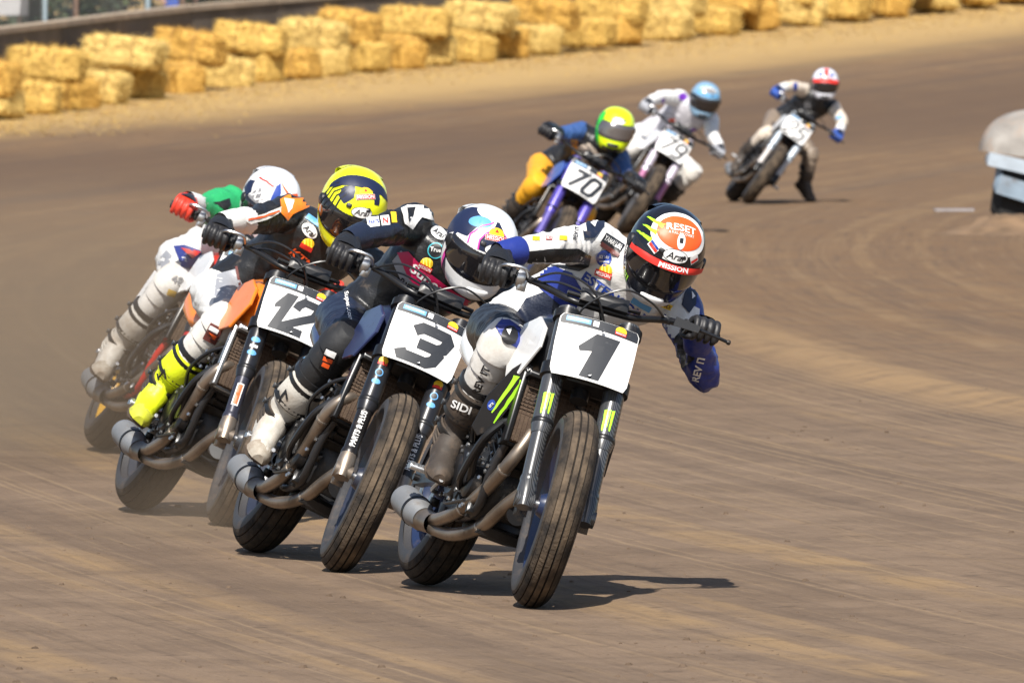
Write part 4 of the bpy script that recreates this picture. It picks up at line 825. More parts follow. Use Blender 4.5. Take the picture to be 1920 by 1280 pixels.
    # boots and knee guards
    for n in 'RL':
        k, a, t = J['K' + n], J['A' + n], J['T' + n]; f = (t - a); dn = (a - k).normalized(); f = f.normalized(); up = -dn; sole_n = (f.cross(f.cross(dn))).normalized(); sole_n = -sole_n if sole_n.dot(dn) < 0 else sole_n
        heel = a - f * .055 + sole_n * .035; ball = a + f * .135 + sole_n * .035; toe = a + f * .20 + sole_n * .038; top = a.lerp(k, .62); lat = f.cross(sole_n).normalized()
        b = B(); b.tube([top, a.lerp(k, .35), a.lerp(k, .12), a - f * .01], [.070, .066, .056, .054], 16, 3, round_=True); b.tube([heel, a + sole_n * .02 + f * .02, ball, toe], [.044, .052, .048, .036], 16, 4, round_=True); b.tube([a.lerp(k, .15), a + f * .07 + sole_n * .005, ball], [.05, .052, .044], 14, 3, round_=True)
        bm_ = remesh(b, .0075, 3)
        nb_ = [v.normal.copy() for v in bm_.vertices]
        for v in bm_.vertices: v.co += nb_[v.index] * .004 * noise.noise(v.co * 28)
        bm_.materials.append(o['boot']); bm_.shade_smooth(); bo = link('boot', bm_, root); bits = [bm_]
        def sr(c, w, hh): return [c + lat * x * w + sole_n * z * hh for x, z in ((-1, -.4), (-.9, .8), (-.5, 1), (.5, 1), (.9, .8), (1, -.4), (.6, -1), (-.6, -1))]
        b = B(); b.loft([sr(heel - f * .048 + sole_n * .03, .026, .012), sr(heel - f * .02 + sole_n * .036, .042, .015), sr(a + f * .03 + sole_n * .072, .038, .013), sr(ball + sole_n * .042, .052, .013), sr(toe + sole_n * .03, .044, .013), sr(toe + f * .034 + sole_n * .02, .022, .01)]); b.build('sole', SOLE, bo)
        def hoop(c, ax_, rx, ry, th, hgt, a0, a1, nm, m, n_=14):     # curved armour plate standing off the boot
            ax_ = ax_.normalized(); e1 = (f - ax_ * f.dot(ax_)).normalized(); e2 = ax_.cross(e1); rg_ = []
            for i in range(n_ + 1):
                q = R(a0 + (a1 - a0) * i / n_); dr = e1 * math.cos(q); dl = e2 * math.sin(q); rg_.append([c + dr * (rx + k_) + dl * (ry + k_) + ax_ * h_ for k_, h_ in ((0, -hgt), (th, -hgt * .8), (th * 1.1, 0), (th, hgt * .8), (0, hgt))])
            bits.append(B().loft(rg_, True, False).build(nm, m, bo).data)
        hoop(a.lerp(k, .40), up, .072, .070, .009, .072, -75, 75, 'shin_plate', o['boot']); hoop(a.lerp(k, .57), up, .076, .074, .007, .016, -180, 180, 'collar', o.get('strap', BLACK))
        for i in range(5): hoop(a.lerp(k, .03 + .032 * i) + f * (.012 - .004 * i), up + f * (.5 - .1 * i), .0655, .060, .0055, .0055, -120, 120, 'flex_rib', o.get('rib', o['boot']))
        b = B(); b.loft([[toe + f * (x_ - .03) + lat * (hw_ * math.cos(q)) - sole_n * (hh_ * math.sin(q)) + sole_n * .018 for q in [math.pi * j / 10 for j in range(11)]] for x_, hw_, hh_ in ((0, .052, .058), (.03, .049, .055), (.055, .040, .045), (.072, .022, .028))], True, True); b.build('toe_cap', o.get('toe', o['boot']), bo)
        for t_ in (.5, .3, .14):
            c = a.lerp(k, t_); r_ = .080 if t_ > .4 else (.078 if t_ > .2 else .068); b = B(); b.lathe([(-.009, r_ - .002), (-.009, r_ + .003), (.009, r_ + .003), (.009, r_ - .002)], c, up + f * .1, 24); b.box(c + lat * (r_ + .004) * (1 if lat.dot(V((0, 1 if n == 'L' else -1, 0))) > 0 else -1), (.02, .02, .02), bev=.2); b.build('buckle_strap', o.get('strap', BLACK), bo)
        fd = V((1, (-.35 if n == 'R' else .35), .1)); sh = (a - k).normalized(); fd = (fd - sh * fd.dot(sh)).normalized(); sd = sh.cross(fd); b = B(); rg = []
        for t_, rx, ry, fo in ((-.16, .045, .05, .012), (-.14, .066, .066, .014), (-.05, .082, .078, .016), (.03, .089, .083, .020), (.10, .089, .082, .020), (.115, .081, .077, .016), (.2, .080, .076, .018), (.27, .078, .074, .018), (.285, .073, .070, .014), (.36, .073, .070, .014), (.46, .067, .065, .010), (.47, .071, .068, .010), (.50, .071, .068, .010), (.505, .05, .05, .008)):
            c = k + sh * (t_ * .43) + fd * fo; rg.append([c + fd * rx * math.cos(q) + sd * ry * math.sin(q) for q in [2 * math.pi * j / 24 for j in range(24)]])
        b.loft(rg)
        kg = b.build('knee_guard', o['guard'] if n == 'R' else o.get('guardL', o['guard']), root, angle=42); trees['guard' + n] = bvh(kg.data); trees['guardobj' + n] = kg
        trees['boot' + n] = bvh(*bits)
        if n == 'R': trees['bootobj'] = bo
    # helmet
    yw, pt, rl = [R(x) for x in o['look']]; f = V((0, -math.cos(pt), -math.sin(pt))); u = V((0, -math.sin(pt), math.cos(pt))); q = MX.Rotation(rl, 3, 'Y') @ MX.Rotation(yw, 3, 'Z'); f = q @ f; u = q @ u; l = u.cross(f)
    Hm = (Rl @ MX((f, l, u)).transposed()).to_4x4() @ MX.Scale(o.get('hs', 1.06), 4); Hm.translation = J['head']; helmet(root, Hm, o['helmet'])
    # prints on the leathers, laid out on a chart facing the front of the rider
    if o.get('prints'):
        c0 = root.matrix_world @ J['head']; vd = (c0 - V((0, 0, 2.06))); D = vd.length; vd.normalize(); s = 21333 / D; rt = V((1, 0, 0)); rt = (rt - vd * rt.dot(vd)).normalized(); uv = rt.cross(vd); inv_ = root.matrix_world.inverted(); px0, py0 = o['chart']
        lo = inv_ @ c0; lu = Rl @ rt / s; lv = Rl @ uv / s; ld = Rl @ vd
        fn = lambda x, y: (lo + lu * (x - px0) + lv * (py0 - y) - ld * 1.5, ld)
        par = {'body': body, 'guardR': trees['guardobjR'], 'bootR': trees['bootobj'], 'cuffR': body, 'cuffL': body}
        for pr in o['prints']:
            nm, shp, ink, off, tgt = (list(pr) + ['body'])[:5]
            print_on(nm, shp, trees[tgt], fn, INK[ink] if isinstance(ink, str) else ink, par[tgt], off, 7)
    return root, body, trees
def spectator():
    m = MX.Translation((-4.86, 164.6, gz(164.6))); root = empty('person', m); tag(root, 'spectator in a blue shirt standing behind the fence', 'spectator'); J = {k: V(v) for k, v in dict(pel=(0, 0, .95), SR=(-.19, 0, 1.42), SL=(.19, 0, 1.42), HR=(-.09, 0, .92), HL=(.09, 0, .92), head=(0, -.02, 1.66), ER=(-.30, .02, 1.16), EL=(.32, -.04, 1.16), WR=(-.16, -.22, 1.06), WL=(.30, -.27, 1.10), KR=(-.11, -.02, .5), KL=(.11, .02, .5), AR=(-.11, 0, .09), AL=(.12, 0, .09)).items()}
    segs = [('neck', [V((0, 0, 1.46)), V((0, -.01, 1.58))], [.06, .055]), ('head', [V((0, -.01, 1.62)), V((0, -.02, 1.72))], [.075, .088]), ('nose', [V((0, -.09, 1.68)), V((0, -.115, 1.655))], [.012, .016])]
    for n in 'RL': segs += [('uarm' + n, [J['S' + n], J['E' + n]], [.06, .045]), ('farm' + n, [J['E' + n], J['W' + n]], [.042, .03]), ('hand' + n, [J['W' + n], J['W' + n] + V((0, -.08, -.03))], [.035, .03]), ('thigh' + n, [J['H' + n], J['K' + n]], [.085, .06]), ('shin' + n, [J['K' + n], J['A' + n]], [.058, .04]), ('foot' + n, [J['A' + n] + V((0, .03, -.04)), J['A' + n] + V((0, -.17, -.05))], [.04, .035])]
    me = body_mesh(J, segs); mats = [mat('shirt_blue', (.05, .12, .55), .8), mat('skin', (.50, .29, .20), .6), mat('trousers', (.03, .035, .05), .8)]
    for x in mats: me.materials.append(x)
    for p in me.polygons: c = p.center; p.material_index = 2 if c.z < .93 else (1 if c.z > 1.5 or (c - J['EL']).length < .04 or c.y < -.13 else 0)
    me.shade_smooth(); link('body', me, root); b = B(); b.lathe([(-.02, .092), (.03, .094), (.07, .07), (.095, .03), (.10, .001)], (0, .01, 1.71), (0, .2, 1), 20); b.build('hair', mat('hair_dark', (.03, .02, .015), .7), root)
spectator()
# ------------------------------------------------------------------ the field
def at(shp, cx, cy, rot=0):
    v, f = rot2(shp, rot); return [(cx + x, cy - y) for x, y in v], f
def T(s, cx, cy, w, h, rot=0, **k): return at(textw(s, w, h, bold=k.pop('bold', .015), **k), cx, cy, rot)
VIS = mat('visor_smoke', (.012, .011, .012), .08, var=.0, coat=1.); VISM = mat('visor_mirror', (.16, .15, .15), .1, .5, var=.1, coat=1.)
CH = INK['white']
def arai(az, el, rot=0, k=1.): return [('logo', ell(17 * k, 9 * k), az, el, rot, 'black', .0028), ('logo', ell(16 * k, 8.1 * k), az, el, rot, 'white', .0036), ('lettering', textw('Arai', 24 * k, 9 * k, shear=.25, bold=.01), az, el, rot, 'black', .0046)]
def mission(az, el, rot=0, k=1.): return [('logo', ell(12 * k, 10 * k), az, el + 5 * k, rot, 'yellow', .0028), ('logo', ell(3.5 * k, 3.5 * k, 3), az, el + 9 * k, 90 + rot, 'red', .0036), ('logo', rect(34 * k, 9 * k), az, el - 2 * k, rot, 'white', .0036), ('logo', rect(33 * k, 7.8 * k), az, el - 2 * k, rot, 'red', .0044), ('lettering', textw('MISSION', 30 * k, 6 * k, bold=.02), az, el - 2 * k, rot, 'white', .0052)]
H1 = dict(key='1', col=(.008, .009, .013), visor=VIS, chin=CH, prints=[
    ('panel', ell(43, 34, 36), 10, 72, 0, 'white', .0016), ('panel', ell(34, 26, 36), 10, 72, 0, 'orange', .0026), ('lettering', textw('RESET', 42, 11, bold=.02), 10, 78, 0, 'white', .0036), ('lettering', textw('A FULL RECOVERY', 36, 4), 10, 69, 0, 'white', .0036), ('top_vent', ell(5.5, 11), 10, 58, 0, 'white', .0045), ('top_vent', rect(5, 7), 10, 59, 0, 'black', .0055), ('panel', poly([(-34, -52), (34, -52), (30, -33), (12, -28), (-12, -28), (-30, -33)]), 0, 0, 0, 'white', .0016),
    ('visor_strip', rect(124, 8.5), 0, 22, 0, 'red', .0085), ('lettering', textw('MISSION', 40, 6.5, bold=.03), 8, 22, 0, 'white', .0095),
    ('panel', poly([(-13, 28), (16, 28), (18, 38), (-14, 38)]), 0, 0, 0, 'white', .0022)] + arai(6, 37, 0, 1.05) +
    [('emblem', rot2(s, -58), -74, 42, 0, 'lime', .0028) for s in flame(3, 34, 40)] + [('emblem', rot2(rect(17, 12), -12), -34, 35, 0, 'white', .003), ('emblem', rot2(rect(15, 4), -12), -34, 33, 0, 'red', .004), ('emblem', rot2(rect(15, 3), -12), -34, 37, 0, 'blue', .004), ('emblem', rot2(rect(14, 11), 14), 42, 34, 0, 'white', .003), ('emblem', rot2(rect(12, 4), 14), 42, 32, 0, 'red', .004),
    ('lettering', textw('MONSTER', 44, 7, bold=.02), -62, -20, -58, 'white', .0026)] + [('emblem', s, -47, -34, 0, 'lime', .0028) for s in flame(3, 11, 14)])
def top_disc(ink, rx=.066, ry=.064, txt=None): return (ink, rx, ry, txt)
H3 = dict(key='3', col=(.70, .70, .70), visor=VIS, chin=CH, prints=[('panel', poly([(-130, 0), (-78, 2), (-74, 26), (-52, 34), (-50, 60), (-70, 70), (-130, 60)]), 0, 0, 0, 'navy', .0012), ('panel', poly([(-24, 27), (22, 27), (33, 44), (24, 60), (20, 76), (-8, 76), (-26, 54), (-30, 40)]), 0, 0, 0, 'navy', .0012), ('panel', poly([(-100, -40), (-60, -50), (-64, -30), (-78, -4), (-100, 0)]), 0, 0, 0, 'navy', .0012), ('panel', poly([(-40, -56), (40, -56), (44, -33), (14, -27), (-14, -27), (-44, -33)]), 0, 0, 0, 'white', .0016), ('panel', poly([(-36, 27), (-44, 40), (-36, 60), (-10, 74), (0, 80), (0, 74), (-8, 66), (-26, 52), (-31, 40), (-26, 27)]), 0, 0, 0, 'white', .0016), ('stripe', ribbon([(-24, 27), (-29, 40), (-24, 52), (-6, 66)], 2.4), 0, 0, 0, 'pink', .0026),
    ('panel', poly([(-96, -52), (-84, -52), (-78, -10), (-82, 20), (-92, 10)]), 0, 0, 0, 'white', .0016), ('panel', poly([(-84, -50), (-77, -46), (-70, -16), (-75, -6), (-80, -20)]), 0, 0, 0, 'pink', .003), ('panel', rot2(ell(17, 10), 40), -58, 62, 0, 'lightblue', .0022), ('panel', poly([(22, 28), (46, 30), (60, 46), (46, 66), (20, 76), (24, 60), (34, 46)]), 0, 0, 0, 'white', .0016), ('stripe', ribbon([(20, 28), (32, 44), (22, 60)], 2.2), 0, 0, 0, 'pink', .0028), ('stripe', ribbon([(-44, 27), (-50, 40), (-42, 60), (-14, 75)], 2.2), 0, 0, 0, 'pink', .003)] + mission(2, 52, 0, .95) + arai(4, 33, 0, .95))
H12 = dict(key='12', col=(.75, .80, .012), visor=VIS, prints=[('panel', poly([(-50, 40), (-30, 36), (-18, 52), (-24, 62), (-40, 70), (-60, 56)]), 0, 0, 0, 'navy', .0018), ('panel', ell(60, 12, 30), 0, 84, 0, 'navy', .002), ('panel', poly([(34, 46), (46, 42), (60, 56), (54, 70), (40, 66)]), 0, 0, 0, 'navy', .0018)] + [('flame', rot2(ribbon([(-84 + i * 11, 8), (-80 + i * 10, 24), (-86 + i * 11, 38), (-76 + i * 10, 54)], 3.2), 0), 0, 0, 0, 'black', .002) for i in range(5)] + mission(12, 60, 8, .9) + arai(8, 33, 0, 1.0))
H4 = dict(key='4', col=(.72, .72, .73), visor=VIS, prints=[('panel', poly([(-20, 40), (-6, 36), (4, 60), (0, 80), (-22, 70)]), 0, 0, 0, 'blue', .002), ('panel', poly([(-70, 20), (-40, 24), (-36, 40), (-60, 50)]), 0, 0, 0, 'grey', .002), ('lettering', textw('IXX', 34, 18, shear=.3, bold=.02), -50, 36, 0, 'white', .003), ('stripe', ribbon([(20, 36), (28, 60), (10, 80)], 7), 0, 0, 0, 'orange', .002), ('panel', poly([(-104, 10), (-76, 14), (-70, 30), (-92, 44), (-108, 30)]), 0, 0, 0, 'navy', .002), ('panel', poly([(30, 30), (60, 30), (66, 50), (44, 56)]), 0, 0, 0, 'orange', .002), ('stripe', ribbon([(-100, 52), (-70, 64), (-30, 66)], 4), 0, 0, 0, 'red', .002)])
H70 = dict(key='70', col=(.62, .80, .01), visor=VISM, prints=[('panel', poly([(-110, -60), (-40, -56), (-44, -30), (-60, 0), (-52, 28), (-62, 46), (-100, 40)]), 0, 0, 0, mat('print_bright_green', (.02, .55, .04), .35), .0018), ('panel', ell(17, 9), 0, 33, 0, 'white', .003), ('panel', poly([(-30, -54), (30, -54), (26, -34), (-26, -34)]), 0, 0, 0, 'black', .002)])
H79 = dict(key='79', col=(.20, .33, .46), visor=VIS, prints=[('panel', poly([(-60, 30), (60, 30), (50, 40), (-50, 40)]), 0, 0, 0, 'lightblue', .002), ('panel', ell(22, 12), 8, 58, 0, 'grey', .002), ('panel', poly([(-30, -54), (30, -54), (26, -34), (-26, -34)]), 0, 0, 0, 'black', .002), ('stripe', ribbon([(-50, 50), (-20, 66), (20, 66), (50, 50)], 4), 0, 0, 0, 'white', .003)])
H25 = dict(key='25', col=(.66, .67, .72), visor=VIS, prints=[('panel', rect(110, 16), 0, 28, 0, 'red', .0085), ('panel', rot2(rect(18, 50), 0), 0, 68, 0, 'red', .002), ('panel', poly([(-50, 44), (-20, 44), (-24, 56), (-46, 60)]), 0, 0, 0, 'blue', .002), ('panel', poly([(50, 44), (20, 44), (24, 56), (46, 60)]), 0, 0, 0, 'blue', .002), ('panel', poly([(-30, -54), (30, -54), (26, -34), (-26, -34)]), 0, 0, 0, 'black', .002)])
JT = {
 '1': dict(head=(.76,.228,1.343), SR=(.5,.067,1.303), SL=(.5,.407,1.198), AR=(.46,-.186,.476), TR=(.64,-.215,.395), AL=(.42,.2,.44), TL=(.58,.22,.37), ER=(.70,-.131,1.221), EL=(.71,.527,.988), KR=(.72,-.184,.854), KL=(.68,.2,.76)),
 '3': dict(head=(.76,.123,1.333), SR=(.5,-.081,1.317), SL=(.5,.289,1.239), AR=(.46,-.226,.428), TR=(.64,-.240,.34), AL=(.42,.2,.44), TL=(.58,.22,.37), ER=(.68,-.225,1.223), EL=(.66,.431,1.053), KR=(.71,-.159,.805), KL=(.68,.2,.76)),
 '12': dict(head=(.76,.130,1.414), SR=(.5,-.027,1.30), SL=(.5,.346,1.253), AR=(.46,-.212,.42), TR=(.64,-.252,.345), AL=(.42,.2,.44), TL=(.58,.22,.37), ER=(.68,-.185,1.201), EL=(.68,.478,1.098), KR=(.705,-.128,.791), KL=(.68,.2,.76)),
 '4': dict(head=(.76,-.004,1.306), SR=(.49,-.112,1.205), SL=(.5,.232,1.184), AR=(.46,-.228,.385), TR=(.64,-.245,.31), AL=(.42,.2,.44), TL=(.58,.22,.37), ER=(.675,-.235,1.125), EL=(.655,.411,1.043), KR=(.695,-.184,.789), KL=(.68,.2,.76)),
 '70': dict(head=(.76,.064,1.368), SR=(.5,-.08,1.238), SL=(.5,.238,1.233), AR=(.45,-.19,.46), TR=(.58,-.2,.37), AL=(.42,.2,.44), TL=(.58,.22,.37), ER=(.655,-.22,1.121), EL=(.685,.314,1.13), KR=(.735,-.188,.748), KL=(.68,.2,.76)),
 '79': dict(head=(.78,.059,1.435), SR=(.5,-.078,1.341), SL=(.5,.249,1.345), AR=(.45,-.19,.44), TR=(.58,-.2,.36), AL=(.36,.33,.50), TL=(.48,.34,.44), ER=(.665,-.248,1.239), EL=(.705,.311,1.22), KR=(.72,-.182,.76), KL=(.55,.364,.887)),
 '25': dict(head=(.74,-.015,1.459), SR=(.48,-.087,1.294), SL=(.48,.206,1.333), AR=(.42,-.195,.407), TR=(.52,-.184,.324), AL=(.5,.455,.555), TL=(.62,.558,.523), ER=(.67,-.251,1.237), EL=(.69,.361,1.268), KR=(.695,-.151,.713), KL=(.52,.311,.825))}
claw = [(rot2(s, 0), .36, 'lime', .0018) for s in flame(3, .034, .085)]
orb = lambda t: [(ell(.017, .015), t, 'yellow', .0016), (rot2(rect(.034, .013), 0, 0, -.012), t, 'red', .0022), (ell(.0145, .016), t - .052, 'lightblue', .0016), (ell(.011, .012), t - .052, 'black', .0022), (ell(.016, .011), t - .09, 'lightblue', .0016)]
pp = [(rot2(textw('PARTS & PLUS', .15, .022, bold=.02), 90), .17, 'white', .0018)]
FIELD = [
 dict(key='1', num='1', pose=(-.302, 39.711, 14.3, 20.6), steer=-9.6, rim=(.006, .018, .06), paint=(.014, .016, .02), paint2=(.70, .70, .69), carbon=True, fork=(.02, .02, .02), forkprint=claw, wing=True, label='black race motorcycle with a white number 1 plate and carbon fork legs'),
 dict(key='3', num='3', pose=(-.947, 42.036, 12.9, 26.8), steer=-7.2, rim=(.016, .022, .04), paint=(.012, .018, .05), paint2=(.02, .03, .09), carbon=False, fork=(.012, .012, .014), forkprint=orb(.46) + pp, muf='up1', muf2=True, lug=True, wing=False, label='dark blue race motorcycle with a white number 3 plate and two tan exhaust pipes'),
 dict(key='12', num='12', pose=(-1.497, 45.474, 14.9, 25.5), steer=-8.7, rim=(.03, .033, .04), paint=(.75, .20, .015), paint2=(.80, .20, .015), carbon=False, fork=(.03, .032, .05), lug=True, alurad=True, muf='up1', filter=True, wing=False, forkprint=[(ell(.018, .012), .42, 'lightblue', .0016), (ell(.018, .012), .36, 'lightblue', .0016), (rect(.03, .012), .39, 'white', .0016), (rect(.026, .10), .17, 'white', .0016), (rect(.018, .09), .17, 'orange', .0024)], label='orange and black race motorcycle with a white number 12 plate'),
 dict(key='4', num='', pose=(-1.86, 51.58, 12, 31), steer=-6, rim=(.55, .30, .02), paint=(.5, .02, .015), paint2=(.72, .72, .72), carbon=False, fork=(.4, .02, .02), frame=(.5, .02, .012), tailwhite=True, sideplate=True, wing=False, label='red framed race motorcycle with a white tail, last of the leading four'),
 dict(key='70', num='70', pose=(-.162, 79.697, 10.6, 32.5), steer=-3.9, rim=(.02, .03, .10), paint=(.02, .06, .30), paint2=(.03, .07, .32), carbon=False, fork=(.10, .08, .32), upper=(.08, .06, .35), sw=.032, wing=False, label='blue race motorcycle with purple forks and a white number 70 plate'),
 dict(key='79', num='79', pose=(.71, 99.353, 10.2, 35.3), steer=-7.1, rim=(.05, .05, .06), paint=(.7, .7, .72), paint2=(.7, .7, .72), carbon=False, fork=(.42, .16, .30), upper=(.55, .50, .58), sw=.024, inkm=INK['black'], wing=False, label='white race motorcycle with pale forks and a white number 79 plate'),
 dict(key='25', num='25', pose=(2.206, 113.504, 4.7, 37.7), steer=-4.7, rim=(.04, .04, .04), paint=(.65, .65, .66), paint2=(.6, .6, .6), carbon=False, fork=(.55, .52, .50), upper=(.40, .46, .52), sw=.023, inkm=INK['black'], wing=False, label='white race motorcycle with a number 25 plate at the back of the field')]
G_BLACK = mat('glove_black', (.013, .013, .015), .5, bump=.3, dirt=.05)
